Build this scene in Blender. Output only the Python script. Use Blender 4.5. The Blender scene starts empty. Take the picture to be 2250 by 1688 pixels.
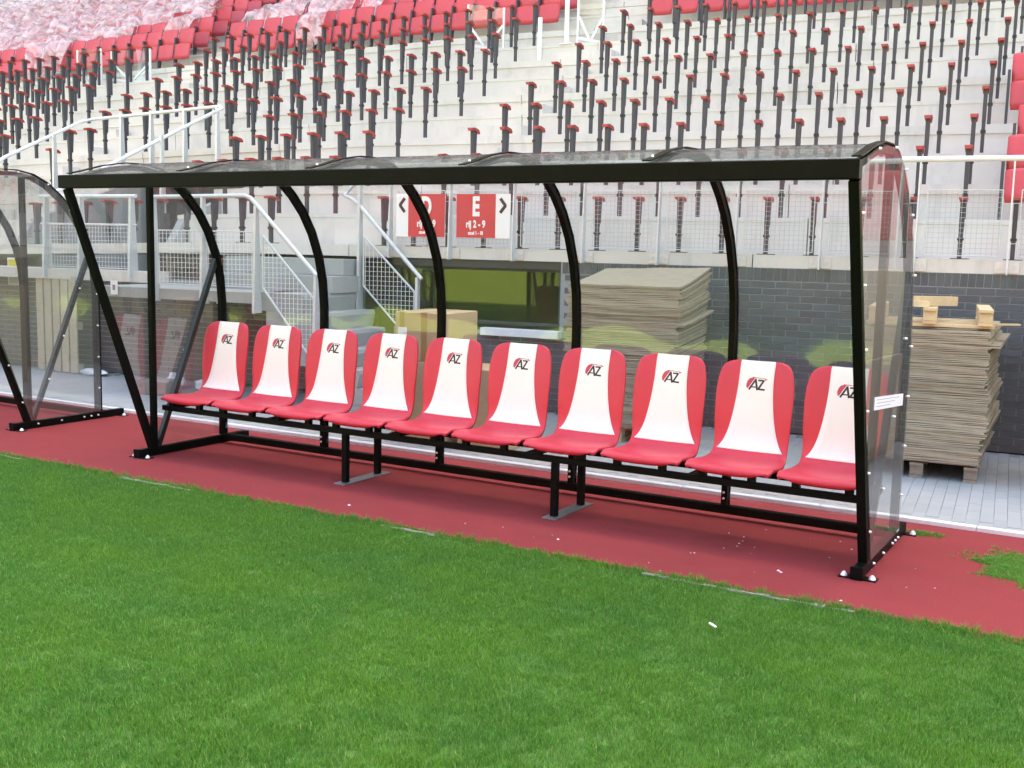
import bpy, math, random
from mathutils import Vector, Matrix
random.seed(7)
R = math.radians
sc = bpy.context.scene
COL = sc.collection

# ------------------------------------------------------------------ camera
C0 = Vector((6.8404, -5.9725, 1.7301))
cam = bpy.data.cameras.new("camera"); cam_o = bpy.data.objects.new("camera", cam); COL.objects.link(cam_o)
cam.sensor_width = 36.0; cam.lens = 2387.55 / 2250 * 36; cam.clip_end = 600; cam.clip_start = 0.05
yaw, pit, rol = R(30.2928), R(-7.1674), R(1.3028)
fw = Vector((-math.sin(yaw) * math.cos(pit), math.cos(yaw) * math.cos(pit), math.sin(pit)))
rt = Vector((math.cos(yaw), math.sin(yaw), 0)); up = rt.cross(fw)
r2 = rt * math.cos(rol) + up * math.sin(rol); u2 = -rt * math.sin(rol) + up * math.cos(rol)
cam_o.matrix_world = Matrix(((r2.x, u2.x, -fw.x, C0.x), (r2.y, u2.y, -fw.y, C0.y), (r2.z, u2.z, -fw.z, C0.z), (0, 0, 0, 1)))
sc.camera = cam_o

# ------------------------------------------------------------------ sky, sun, exposure
SUN_EL, SUN_AZ = 52, 8          # azimuth measured from +Y (behind the stand) towards +X
w = bpy.data.worlds.new("World"); sc.world = w; w.use_nodes = True
nt = w.node_tree; nt.nodes.clear()
sky = nt.nodes.new("ShaderNodeTexSky"); sky.sky_type = 'NISHITA'; sky.sun_disc = False
sky.sun_elevation = R(SUN_EL); sky.sun_rotation = R(SUN_AZ); sky.air_density = 1.0; sky.dust_density = 3.0; sky.ozone_density = 0.6
bg = nt.nodes.new("ShaderNodeBackground"); bg.inputs[1].default_value = 0.15
wo = nt.nodes.new("ShaderNodeOutputWorld")
nt.links.new(sky.outputs[0], bg.inputs[0]); nt.links.new(bg.outputs[0], wo.inputs[0])
sl = bpy.data.lights.new("sun", 'SUN'); sl.energy = 5.0; sl.angle = R(0.5); sl.color = (1.0, 0.95, 0.87)
so = bpy.data.objects.new("sun", sl); COL.objects.link(so)
sd = Vector((math.sin(R(SUN_AZ)) * math.cos(R(SUN_EL)), math.cos(R(SUN_AZ)) * math.cos(R(SUN_EL)), math.sin(R(SUN_EL))))
so.rotation_euler = sd.to_track_quat('Z', 'Y').to_euler(); so.location = (0, 20, 40)
vs = sc.view_settings
vs.view_transform = 'Standard'; vs.look = 'None'; vs.exposure = 2.93; vs.gamma = 1.0; vs.use_curve_mapping = False
vs.use_white_balance = True; vs.white_balance_temperature = 8200; vs.white_balance_tint = 8
sc.render.engine = 'CYCLES'
sc.cycles.transparent_max_bounces = 32; sc.cycles.max_bounces = 8; sc.cycles.glossy_bounces = 4
sc.cycles.sample_clamp_indirect = 6.0

# ------------------------------------------------------------------ materials
def mat(name, col, rough=0.6, grain=0.0, gscale=250.0, metal=0.0, var=0.0, scale=3.0, bump=0.0, bscale=60.0, spec=0.5, col2=None, dirt=None, dscale=1.2, isl=0.0, coat=0.0, aniso=None):
    m = bpy.data.materials.new(name); m.use_nodes = True; n = m.node_tree; N = n.nodes; L = n.links
    p = N["Principled BSDF"]; p.inputs["Roughness"].default_value = rough; p.inputs["Metallic"].default_value = metal
    p.inputs["Specular IOR Level"].default_value = spec; p.inputs["Coat Weight"].default_value = coat
    tc = N.new("ShaderNodeNewGeometry")
    c = None
    rgb = N.new("ShaderNodeRGB"); rgb.outputs[0].default_value = (*col, 1); c = rgb.outputs[0]
    def mapped():
        mp = N.new("ShaderNodeMapping"); L.new(tc.outputs["Position"], mp.inputs[0])
        if aniso: mp.inputs[3].default_value = aniso
        return mp.outputs[0]
    if var or col2:
        nz = N.new("ShaderNodeTexNoise"); nz.inputs["Scale"].default_value = scale; nz.inputs["Detail"].default_value = 7; nz.inputs["Roughness"].default_value = 0.65
        L.new(mapped(), nz.inputs[0])
        if col2:
            rp = N.new("ShaderNodeMapRange"); rp.inputs[1].default_value = 0.38; rp.inputs[2].default_value = 0.62
            L.new(nz.outputs[0], rp.inputs[0])
            mx = N.new("ShaderNodeMix"); mx.data_type = 'RGBA'; L.new(rp.outputs[0], mx.inputs[0]); L.new(c, mx.inputs[6]); mx.inputs[7].default_value = (*col2, 1); c = mx.outputs[2]
        if var:
            rp = N.new("ShaderNodeMapRange"); rp.inputs[1].default_value = 0.25; rp.inputs[2].default_value = 0.75; rp.inputs[3].default_value = 1 - var; rp.inputs[4].default_value = 1 + var
            L.new(nz.outputs[0], rp.inputs[0])
            mx = N.new("ShaderNodeVectorMath"); mx.operation = 'SCALE'; L.new(c, mx.inputs[0]); L.new(rp.outputs[0], mx.inputs[3]); c = mx.outputs[0]
    if grain:
        ng_ = N.new('ShaderNodeTexNoise'); ng_.inputs['Scale'].default_value = gscale; ng_.inputs['Detail'].default_value = 3; L.new(tc.outputs['Position'], ng_.inputs[0])
        mr = N.new('ShaderNodeMapRange'); mr.inputs[1].default_value = .3; mr.inputs[2].default_value = .7; mr.inputs[3].default_value = 1 - grain; mr.inputs[4].default_value = 1 + grain; L.new(ng_.outputs[0], mr.inputs[0])
        mx = N.new('ShaderNodeVectorMath'); mx.operation = 'SCALE'; L.new(c, mx.inputs[0]); L.new(mr.outputs[0], mx.inputs[3]); c = mx.outputs[0]
    if isl:
        oi = N.new("ShaderNodeObjectInfo"); rp = N.new("ShaderNodeMath"); rp.operation = 'ADD'; L.new(oi.outputs["Random"], rp.inputs[0]); L.new(tc.outputs["Random Per Island"], rp.inputs[1])
        fr = N.new("ShaderNodeMath"); fr.operation = 'FRACT'; L.new(rp.outputs[0], fr.inputs[0])
        mr = N.new("ShaderNodeMapRange"); mr.inputs[3].default_value = 1 - isl; mr.inputs[4].default_value = 1 + isl; L.new(fr.outputs[0], mr.inputs[0])
        mx = N.new("ShaderNodeVectorMath"); mx.operation = 'SCALE'; L.new(c, mx.inputs[0]); L.new(mr.outputs[0], mx.inputs[3]); c = mx.outputs[0]
    if dirt:
        nz = N.new("ShaderNodeTexNoise"); nz.inputs["Scale"].default_value = dscale; nz.inputs["Detail"].default_value = 9; nz.inputs["Roughness"].default_value = 0.75
        L.new(mapped(), nz.inputs[0])
        rp = N.new("ShaderNodeMapRange"); rp.inputs[1].default_value = 0.52; rp.inputs[2].default_value = 0.72; rp.inputs[4].default_value = dirt[3]
        L.new(nz.outputs[0], rp.inputs[0])
        mx = N.new("ShaderNodeMix"); mx.data_type = 'RGBA'; L.new(rp.outputs[0], mx.inputs[0]); L.new(c, mx.inputs[6]); mx.inputs[7].default_value = (*dirt[:3], 1); c = mx.outputs[2]
    L.new(c, p.inputs["Base Color"])
    if bump:
        nb = N.new("ShaderNodeTexNoise"); nb.inputs["Scale"].default_value = bscale; nb.inputs["Detail"].default_value = 5; L.new(tc.outputs["Position"], nb.inputs[0])
        b = N.new("ShaderNodeBump"); b.inputs["Strength"].default_value = bump; b.inputs["Distance"].default_value = 0.01; L.new(nb.outputs[0], b.inputs["Height"]); L.new(b.outputs[0], p.inputs["Normal"])
    return m

M = {}
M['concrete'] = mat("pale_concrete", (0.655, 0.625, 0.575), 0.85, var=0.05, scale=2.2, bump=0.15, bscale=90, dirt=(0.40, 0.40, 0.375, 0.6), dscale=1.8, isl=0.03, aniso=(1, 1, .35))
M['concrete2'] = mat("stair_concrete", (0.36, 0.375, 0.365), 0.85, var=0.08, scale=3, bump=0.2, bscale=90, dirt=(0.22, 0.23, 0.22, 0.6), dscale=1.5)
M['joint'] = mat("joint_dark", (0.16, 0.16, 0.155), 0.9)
M['brick'] = mat("grey_brick", (0.108, 0.113, 0.112), 0.8, var=0.10, scale=6, bump=0.3, bscale=120, isl=0.14, dirt=(0.2, 0.2, 0.2, 0.25), dscale=2.0)
M['mortar'] = mat("pale_mortar", (0.29, 0.31, 0.315), 0.95, var=0.1, scale=20)
M['paver'] = mat("grey_paver", (0.345, 0.355, 0.36), 0.75, var=0.06, scale=3, bump=0.2, bscale=150, isl=0.05, dirt=(0.25, 0.25, 0.24, 0.45), dscale=1.3)
M['pbase'] = mat("paver_sand", (0.24, 0.24, 0.235), 0.95)
M['kerb'] = mat("white_kerb", (0.72, 0.72, 0.73), 0.7, var=0.06, scale=8, dirt=(0.4, 0.38, 0.36, 0.6), dscale=3)
M['track'] = mat("red_track", (0.275, 0.035, 0.040), 0.85, grain=0.22, gscale=130, var=0.10, scale=1.6, bump=0.35, bscale=420, dirt=(0.21, 0.05, 0.05, 0.55), dscale=2.3, aniso=(1, 2.2, 1), spec=0.25)
M['black'] = mat("black_steel", (0.0042, 0.0052, 0.0045), 0.42, spec=0.06, var=0.15, scale=9, dirt=(0.010, 0.010, 0.009, 0.4), dscale=6)
M['zinc'] = mat("galvanised_steel", (0.62, 0.65, 0.67), 0.45, metal=0.35, var=0.10, scale=25)
M['whitem'] = mat("white_metal", (0.74, 0.76, 0.78), 0.4, var=0.05, scale=9)
M['plate'] = mat("floor_steel", (0.30, 0.31, 0.32), 0.3, metal=0.6, var=0.15, scale=20)
M['wire'] = mat("fence_wire", (0.42, 0.44, 0.47), 0.5)
M['bolt'] = mat("bright_bolt", (0.82, 0.82, 0.82), 0.3, metal=0.2)
M['red'] = mat("red_leatherette", (0.62, 0.038, 0.070), 0.42, var=0.04, scale=5, bump=0.08, bscale=300, spec=0.45)
M['white'] = mat("white_leatherette", (0.88, 0.885, 0.885), 0.45, var=0.02, scale=5, bump=0.05, bscale=300)
M['ink'] = mat("black_print", (0.012, 0.010, 0.02), 0.5)
M['logored'] = mat("red_print", (0.58, 0.05, 0.10), 0.5)
M['post'] = mat("grey_plastic", (0.052, 0.052, 0.062), 0.55, var=0.08, scale=8)
M['collar'] = mat("black_plastic", (0.02, 0.02, 0.022), 0.5)
M['cap'] = mat("red_cap", (0.40, 0.045, 0.035), 0.5, isl=0.12)
M['seat'] = mat("red_seat", (0.56, 0.06, 0.075), 0.45, isl=0.06, var=0.04, scale=2)
M['card'] = mat("cardboard", (0.35, 0.30, 0.215), 0.9, var=0.12, scale=9, isl=0.17, bump=0.3, bscale=60)
M['cardb'] = mat("box_cardboard", (0.47, 0.34, 0.20), 0.85, var=0.06, scale=5, isl=0.05)
M['tape'] = mat("brown_tape", (0.33, 0.22, 0.09), 0.3)
M['wood'] = mat("pale_pine", (0.62, 0.47, 0.28), 0.8, var=0.12, scale=14, isl=0.10, bump=0.2, bscale=60)
M['woodp'] = mat("old_pine", (0.50, 0.44, 0.33), 0.8, var=0.12, scale=14, isl=0.06)
M['cardl'] = mat("pale_carton", (0.66, 0.52, 0.37), 0.8, var=0.08, scale=4)
M['black2'] = mat("glossy_black_steel", (0.010, 0.014, 0.013), 0.35, spec=0.4)
M['cardg'] = mat("grey_cardboard", (0.26, 0.235, 0.21), 0.9, var=0.1, scale=9)  # duller grey-brown cardboard tone
M['woodg'] = mat("weathered_wood", (0.27, 0.24, 0.19), 0.9, var=0.15, scale=14, isl=0.12, bump=0.3, bscale=60)
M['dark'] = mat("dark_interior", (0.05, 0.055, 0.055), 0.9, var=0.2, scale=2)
M['lintel'] = mat("dark_lintel", (0.050, 0.048, 0.045), 0.7, var=0.1, scale=4)
M['signw'] = mat("sign_white", (0.86, 0.86, 0.87), 0.4)
M['signr'] = mat("sign_red", (0.60, 0.045, 0.06), 0.4)
M['paper'] = mat("paper", (0.80, 0.80, 0.85), 0.7)
M['paperink'] = mat("paper_ink", (0.25, 0.25, 0.3), 0.7)
M['yellow'] = mat("yellow_label", (0.62, 0.50, 0.02), 0.6)
M['roof'] = mat("roof_steel", (0.42, 0.43, 0.44), 0.7, var=0.05)
M['soil'] = mat("turf_soil", (0.05, 0.13, 0.025), 0.95, col2=(0.08, 0.18, 0.03), scale=40)
M['sand'] = mat("edge_sand", (0.30, 0.26, 0.23), 0.9, var=0.4, scale=60, dirt=(0.1, 0.14, 0.06, 0.9), dscale=9)
M['blue'] = mat("blue_sheet", (0.35, 0.45, 0.62), 0.6)

def glass(name, tint=(0.90, 0.92, 0.92), ior=1.72, milk=0.0, wave=0.35, wscale=1.6, grime=0.0, rough=0.004):
    m = bpy.data.materials.new(name); m.use_nodes = True; n = m.node_tree; N = n.nodes; L = n.links; N.clear()
    g = N.new("ShaderNodeNewGeometry"); out = N.new("ShaderNodeOutputMaterial")
    nz = N.new("ShaderNodeTexNoise"); nz.inputs["Scale"].default_value = wscale; nz.inputs["Detail"].default_value = 1.2; L.new(g.outputs["Position"], nz.inputs[0])
    b = N.new("ShaderNodeBump"); b.inputs["Strength"].default_value = 1.0; b.inputs["Distance"].default_value = 0.01 * wave; L.new(nz.outputs[0], b.inputs["Height"])
    fr = N.new("ShaderNodeFresnel"); fr.inputs[0].default_value = ior
    gl = N.new("ShaderNodeBsdfGlossy"); gl.inputs["Roughness"].default_value = rough; L.new(b.outputs[0], gl.inputs["Normal"])
    tr = N.new("ShaderNodeBsdfTransparent"); tr.inputs[0].default_value = (*tint, 1)
    tw = N.new("ShaderNodeBsdfTransparent")
    mx = N.new("ShaderNodeMixShader"); L.new(fr.outputs[0], mx.inputs[0]); L.new(tr.outputs[0], mx.inputs[1]); L.new(gl.outputs[0], mx.inputs[2])
    res = mx.outputs[0]
    if milk:
        dm = N.new('ShaderNodeBsdfDiffuse'); dm.inputs[0].default_value = (.72, .70, .66, 1); mk = N.new('ShaderNodeMixShader'); mk.inputs[0].default_value = milk; L.new(res, mk.inputs[1]); L.new(dm.outputs[0], mk.inputs[2]); res = mk.outputs[0]
    if grime:
        df = N.new("ShaderNodeBsdfDiffuse"); df.inputs[0].default_value = (0.28, 0.275, 0.25, 1)
        n2 = N.new("ShaderNodeTexNoise"); n2.inputs["Scale"].default_value = 26; n2.inputs["Detail"].default_value = 9; n2.inputs["Roughness"].default_value = 0.8; L.new(g.outputs["Position"], n2.inputs[0])
        n3 = N.new("ShaderNodeTexNoise"); n3.inputs["Scale"].default_value = 2.2; n3.inputs["Detail"].default_value = 2; L.new(g.outputs["Position"], n3.inputs[0])
        sp = N.new("ShaderNodeSeparateXYZ"); L.new(g.outputs["Position"], sp.inputs[0])
        mr = N.new("ShaderNodeMapRange"); mr.inputs[1].default_value = 2.10; mr.inputs[2].default_value = 2.2; L.new(sp.outputs[2], mr.inputs[0])
        a1 = N.new("ShaderNodeMath"); a1.operation = 'MULTIPLY'; L.new(n2.outputs[0], a1.inputs[0]); L.new(n3.outputs[0], a1.inputs[1])
        m2 = N.new("ShaderNodeMapRange"); m2.inputs[1].default_value = 0.20; m2.inputs[2].default_value = 0.36; m2.inputs[3].default_value = 0.06; m2.inputs[4].default_value = grime; L.new(a1.outputs[0], m2.inputs[0])
        a2 = N.new("ShaderNodeMath"); a2.operation = 'MULTIPLY'; L.new(m2.outputs[0], a2.inputs[0]); L.new(mr.outputs[0], a2.inputs[1])
        mg = N.new("ShaderNodeMixShader"); L.new(a2.outputs[0], mg.inputs[0]); L.new(res, mg.inputs[1]); L.new(df.outputs[0], mg.inputs[2]); res = mg.outputs[0]
    mb = N.new("ShaderNodeMixShader"); L.new(g.outputs["Backfacing"], mb.inputs[0]); L.new(res, mb.inputs[1]); L.new(tw.outputs[0], mb.inputs[2])
    L.new(mb.outputs[0], out.inputs[0]); return m
M['glass'] = glass("dugout_acrylic", ior=1.78, wave=1.0, wscale=1.1, grime=0.5, milk=0.03)
M['glassend'] = glass("end_acrylic", tint=(0.86, 0.88, 0.87), ior=2.3, milk=0.07, wave=0.12, wscale=1.4)
M['window'] = glass("window_glass", tint=(0.35, 0.38, 0.36), ior=1.68, wave=0.05, wscale=0.8)
M['screen'] = glass("screen_glass", tint=(0.85, 0.90, 0.90), wave=0.05)

def plastic_film():
    m = bpy.data.materials.new("plastic_film"); m.use_nodes = True; n = m.node_tree; N = n.nodes; L = n.links
    p = N["Principled BSDF"]; g = N.new("ShaderNodeNewGeometry")
    p.inputs["Base Color"].default_value = (0.86, 0.66, 0.71, 1); p.inputs["Roughness"].default_value = 0.25
    nz = N.new("ShaderNodeTexNoise"); nz.inputs["Scale"].default_value = 2.8; nz.inputs["Detail"].default_value = 3.5; nz.inputs["Distortion"].default_value = 1.4; L.new(g.outputs["Position"], nz.inputs[0])
    b = N.new("ShaderNodeBump"); b.inputs["Strength"].default_value = 1; b.inputs["Distance"].default_value = 0.16; L.new(nz.outputs[0], b.inputs["Height"]); L.new(b.outputs[0], p.inputs["Normal"])
    mr = N.new("ShaderNodeMapRange"); mr.inputs[1].default_value = 0.35; mr.inputs[2].default_value = 0.65; mr.inputs[3].default_value = 0.22; mr.inputs[4].default_value = 0.82; L.new(nz.outputs[0], mr.inputs[0])
    L.new(mr.outputs[0], p.inputs["Alpha"]); return m
M['film'] = plastic_film()

def grass_mat(name, a, b, c):
    m = bpy.data.materials.new(name); m.use_nodes = True; n = m.node_tree; N = n.nodes; L = n.links; N.clear()
    g = N.new("ShaderNodeNewGeometry"); out = N.new("ShaderNodeOutputMaterial")
    nz = N.new("ShaderNodeTexNoise"); nz.inputs["Scale"].default_value = 1.3; nz.inputs["Detail"].default_value = 5; nz.inputs["Roughness"].default_value = 0.6
    mp = N.new("ShaderNodeMapping"); mp.inputs[3].default_value = (1, 1.4, 0.2); L.new(g.outputs["Position"], mp.inputs[0]); L.new(mp.outputs[0], nz.inputs[0])
    mr = N.new("ShaderNodeMapRange"); mr.inputs[1].default_value = 0.36; mr.inputs[2].default_value = 0.64; L.new(nz.outputs[0], mr.inputs[0])
    mx = N.new("ShaderNodeMix"); mx.data_type = 'RGBA'; L.new(mr.outputs[0], mx.inputs[0]); mx.inputs[6].default_value = (*a, 1); mx.inputs[7].default_value = (*b, 1)
    m2 = N.new("ShaderNodeMapRange"); m2.inputs[3].default_value = 0.60; m2.inputs[4].default_value = 1.45; L.new(g.outputs["Random Per Island"], m2.inputs[0])
    v = N.new("ShaderNodeVectorMath"); v.operation = 'SCALE'; L.new(mx.outputs[2], v.inputs[0]); L.new(m2.outputs[0], v.inputs[3])
    gt = N.new("ShaderNodeMath"); gt.operation = 'GREATER_THAN'; gt.inputs[1].default_value = 0.965; L.new(g.outputs["Random Per Island"], gt.inputs[0])
    m3 = N.new("ShaderNodeMix"); m3.data_type = 'RGBA'; L.new(gt.outputs[0], m3.inputs[0]); L.new(v.outputs[0], m3.inputs[6]); m3.inputs[7].default_value = (*c, 1)
    df = N.new("ShaderNodeBsdfPrincipled"); L.new(m3.outputs[2], df.inputs["Base Color"]); df.inputs["Roughness"].default_value = 0.5; df.inputs["Specular IOR Level"].default_value = 0.35
    tl = N.new("ShaderNodeBsdfTranslucent"); L.new(m3.outputs[2], tl.inputs[0])
    ms = N.new("ShaderNodeMixShader"); ms.inputs[0].default_value = 0.3; L.new(df.outputs[0], ms.inputs[1]); L.new(tl.outputs[0], ms.inputs[2])
    L.new(ms.outputs[0], out.inputs[0]); return m
M['grass'] = grass_mat("grass_blades", (0.104, 0.285, 0.048), (0.138, 0.325, 0.042), (0.40, 0.46, 0.18))
M['grassfar'] = mat("mown_turf", (0.15, 0.24, 0.022), 0.9, col2=(0.20, 0.30, 0.035), scale=5, bump=0.5, bscale=80)

# ------------------------------------------------------------------ mesh helpers
class MB:
    def __init__(s): s.v = []; s.f = []; s.sm = []
    def add(s, vs_, fs, smooth=False):
        o = len(s.v); s.v += [tuple(v) for v in vs_]; s.f += [tuple(i + o for i in f) for f in fs]; s.sm += [smooth] * len(fs); return s
    def box(s, x0, x1, y0, y1, z0, z1):
        return s.add([(x0, y0, z0), (x1, y0, z0), (x1, y1, z0), (x0, y1, z0), (x0, y0, z1), (x1, y0, z1), (x1, y1, z1), (x0, y1, z1)],
                     [(0, 3, 2, 1), (4, 5, 6, 7), (0, 1, 5, 4), (1, 2, 6, 5), (2, 3, 7, 6), (3, 0, 4, 7)])
    def bbox(s, x0, x1, y0, y1, z0, z1, b=0.004):   # box with chamfered vertical+horizontal edges
        vs_ = []; 
        for z, i in ((z0, b), (z0 + b, 0), (z1 - b, 0), (z1, b)):
            for (x, y) in ((x0 + i + b, y0 + i), (x1 - i - b, y0 + i), (x1 - i, y0 + i + b), (x1 - i, y1 - i - b), (x1 - i - b, y1 - i), (x0 + i + b, y1 - i), (x0 + i, y1 - i - b), (x0 + i, y0 + i + b)):
                vs_.append((x, y, z))
        fs = [tuple(range(7, -1, -1)), tuple(range(24, 32))]
        for k in range(3):
            for j in range(8):
                a = k * 8 + j; c = k * 8 + (j + 1) % 8; fs.append((a, c, c + 8, a + 8))
        return s.add(vs_, fs)
    def bar(s, p, q, wd, hd, upv=(0, 0, 1)):
        p = Vector(p); q = Vector(q); d = (q - p).normalized(); u = Vector(upv)
        if abs(d.dot(u)) > 0.98: u = Vector((0, 1, 0))
        a = d.cross(u).normalized() * wd / 2; b = a.cross(d).normalized() * hd / 2
        vs_ = [p - a - b, p + a - b, p + a + b, p - a + b, q - a - b, q + a - b, q + a + b, q - a + b]
        return s.add(vs_, [(0, 3, 2, 1), (4, 5, 6, 7), (0, 1, 5, 4), (1, 2, 6, 5), (2, 3, 7, 6), (3, 0, 4, 7)])
    def tube(s, pts, r, n=10, caps=True):
        pts = [Vector(p) for p in pts]; rings = []
        for i, p in enumerate(pts):
            d = (pts[min(i + 1, len(pts) - 1)] - pts[max(i - 1, 0)]).normalized()
            u = Vector((0, 0, 1)) if abs(d.z) < 0.95 else Vector((0, 1, 0))
            a = d.cross(u).normalized(); b = a.cross(d).normalized(); rr = r[i] if isinstance(r, (list, tuple)) else r
            rings.append([p + (a * math.cos(t) + b * math.sin(t)) * rr for t in [2 * math.pi * k / n for k in range(n)]])
        vs_ = [v for rg in rings for v in rg]; fs = []
        for i in range(len(pts) - 1):
            for k in range(n):
                a0 = i * n + k; a1 = i * n + (k + 1) % n; fs.append((a0, a1, a1 + n, a0 + n))
        s.add(vs_, fs, True)
        if caps: s.add(rings[0], [tuple(range(n - 1, -1, -1))]); s.add(rings[-1], [tuple(range(n))])
        return s
    def prism(s, poly, axis, a0, a1):   # polygon in the two other axes, extruded along axis
        def P(u, v, t): return {'x': (t, u, v), 'y': (u, t, v), 'z': (u, v, t)}[axis]
        n = len(poly); vs_ = [P(u, v, a0) for u, v in poly] + [P(u, v, a1) for u, v in poly]
        ar = sum(poly[i][0] * poly[(i + 1) % n][1] - poly[(i + 1) % n][0] * poly[i][1] for i in range(n))
        fl = (ar > 0) ^ (axis == 'y') ^ (a1 < a0)
        f0 = tuple(range(n - 1, -1, -1)); f1 = tuple(range(n, 2 * n)); sd_ = [(i, (i + 1) % n, (i + 1) % n + n, i + n) for i in range(n)]
        fs = [f0, f1] + sd_
        if not fl: fs = [tuple(reversed(f)) for f in fs]
        return s.add(vs_, fs)
    def mesh(s, name, m):
        me = bpy.data.meshes.new(name); me.from_pydata(s.v, [], s.f)
        me.polygons.foreach_set("use_smooth", s.sm); me.materials.append(M[m] if isinstance(m, str) else m); me.update(); return me
    def obj(s, name, m, parent=None, loc=(0, 0, 0), rot=(0, 0, 0)):
        return put(name, s.mesh(name, m), parent, loc, rot)
def put(name, me, parent=None, loc=(0, 0, 0), rot=(0, 0, 0)):
    o = bpy.data.objects.new(name, me); COL.objects.link(o); o.parent = parent; o.location = loc; o.rotation_euler = rot; return o
def tag(o, label=None, cat=None, group=None, kind=None):
    for k, v in (('label', label), ('category', cat), ('group', group), ('kind', kind)):
        if v: o[k] = v
    return o
def thing(name, label, cat, loc=(0, 0, 0), rz=0.0, group=None):
    o = bpy.data.objects.new(name, None); COL.objects.link(o); o.empty_display_size = 0.1
    o.location = loc; o.rotation_euler = (0, 0, rz); return tag(o, label, cat, group)
A = R(5.7881); cA, sA = math.cos(A), math.sin(A)
def bend(x): return 0.0
def bslope(x): return 0.0
def drop(x): return 0.031 * (math.sqrt((x + 2.0) ** 2 + 1.0) - 1.0) if x < -2.0 else 0.0   # rows fall slightly to the left
def SP(x, y, z=0.0, bent=True):
    if bent: z = z - drop(x)
    return Vector((x * cA - y * sA, x * sA + y * cA, z))
def sthing(name, label, cat, p, group=None, bent=True):
    return thing(name, label, cat, SP(*p, bent=bent), A + (math.atan(bslope(p[0])) if bent else 0), group)
ORD = "zeroth first second third fourth fifth sixth seventh eighth ninth tenth eleventh twelfth thirteenth fourteenth fifteenth sixteenth seventeenth eighteenth nineteenth twentieth".split()
def ordw(n):
    if n <= 20: return ORD[n]
    t = {2: "twenty", 3: "thirty", 4: "forty"}[n // 10]
    return t + "-" + ORD[n % 10] if n % 10 else {20: "twentieth", 30: "thirtieth", 40: "fortieth"}[n]
# ================================================================== GROUND
def sheet(name, pts, z, m, parent=None):
    b = MB(); b.add([(x, y, z) for x, y in pts], [tuple(range(len(pts)))]); return b.obj(name, m, parent)
tag(sheet('ground', [(-250, -250), (250, -250), (250, 250), (-250, 250)], -0.03, 'pbase'), kind='structure')
tag(sheet('pitch', [(-70, -66), (70, -66), (70, -0.70), (-70, -0.70)], -0.006, 'soil'), kind='structure')
tag(sheet('far_pitch', [(-60, -65), (60, -65), (60, -6.3), (-60, -6.3)], 0.010, 'grassfar'), kind='structure')
tag(sheet('track', [(-40, -0.70), (40, -0.70), (40, 1.37), (-40, 1.37)], 0.0, 'track'), kind='structure')
eb = MB()
for i in range(240):
    x = -8 + i * 0.07; a = 0.012 + 0.012 * random.random()
    if math.sin(i * .21) + .6 * math.sin(i * .067 + 1) > .35: eb.box(x, x + 0.07, -0.70 - a, -0.672 - 0.03 * random.random(), 0.001, 0.006 + 0.004 * random.random())
tag(eb.obj('sand_edging', 'sand'), kind='structure')
kb = MB()
tag(thing('kerb', None, None), kind='structure')
kroot = bpy.data.objects['kerb']
km = MB().bbox(-0.497, 0.497, -0.03, 0.03, -0.04, 0.028, 0.004).mesh('kerb_stone', 'kerb')
for i in range(26): put('kerb_stone', km, kroot, (-11.5 + i, 1.40, 0))
# pavement ------------------------------------------------------------
pv = thing('pavement', None, None, (0, 0, 0), 0); tag(pv, kind='structure')
pb = sheet('bedding', [(-40, 1.43), (40, 1.43), (40, 12.2), (-40, 12.2)], -0.012, 'pbase', pv)
pms = []
for k in range(3):
    b = MB(); b.bbox(-0.0411, 0.0411, -0.1251, 0.1251, -0.01, 0.0, 0.0012); pms.append(b.mesh('paver', 'paver'))
cells = []
PW, PL = 0.084, 0.252
for i in range(-185, 112):
    x = i * PW + 0.03; off = (0.5 if i % 2 else 0.0) * PL + random.uniform(-.05, .05)
    for j in range(0, 17):
        y = 0.50 + j * PL + off
        if x < -9 and y > 6: continue
        p = SP(x, y, 0, False)
        if p.y < 1.56 or y > 3.84: continue
        d = (Vector((6.84, -5.97, 0)) - p).length
        vis = (x > 5.05 and x < 6.35)
        cells.append((0 if vis else 1, d, p))
cells.sort(key=lambda c: (c[0], c[1]))
stuffb = MB()
for k, (vis, d, p) in enumerate(cells):
    z = random.uniform(-0.0004, 0.0004); rz = A + random.uniform(-0.004, 0.004)
    if k < 300: put('paver', random.choice(pms), pv, (p.x, p.y, z), (random.uniform(-.001, .001), random.uniform(-.001, .001), rz))
    else:
        c, s_ = math.cos(rz), math.sin(rz)
        vs_ = [(p.x + x * c - y * s_, p.y + x * s_ + y * c, zz + z) for zz in (-0.01, 0.0) for x, y in ((-.0411, -.1251), (.0411, -.1251), (.0411, .1251), (-.0411, .1251))]
        stuffb.add(vs_, [(4, 5, 6, 7), (0, 1, 5, 4), (1, 2, 6, 5), (2, 3, 7, 6), (3, 0, 4, 7)])
tag(stuffb.obj('paving', 'paver', pv), kind='stuff')
# edge infill between kerb and pavers
tag(sheet('edge_strip', [(-12, 1.43), (14, 1.43), (14, 1.85), (-12, 1.85)], -0.0035, 'paver', pv))

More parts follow.
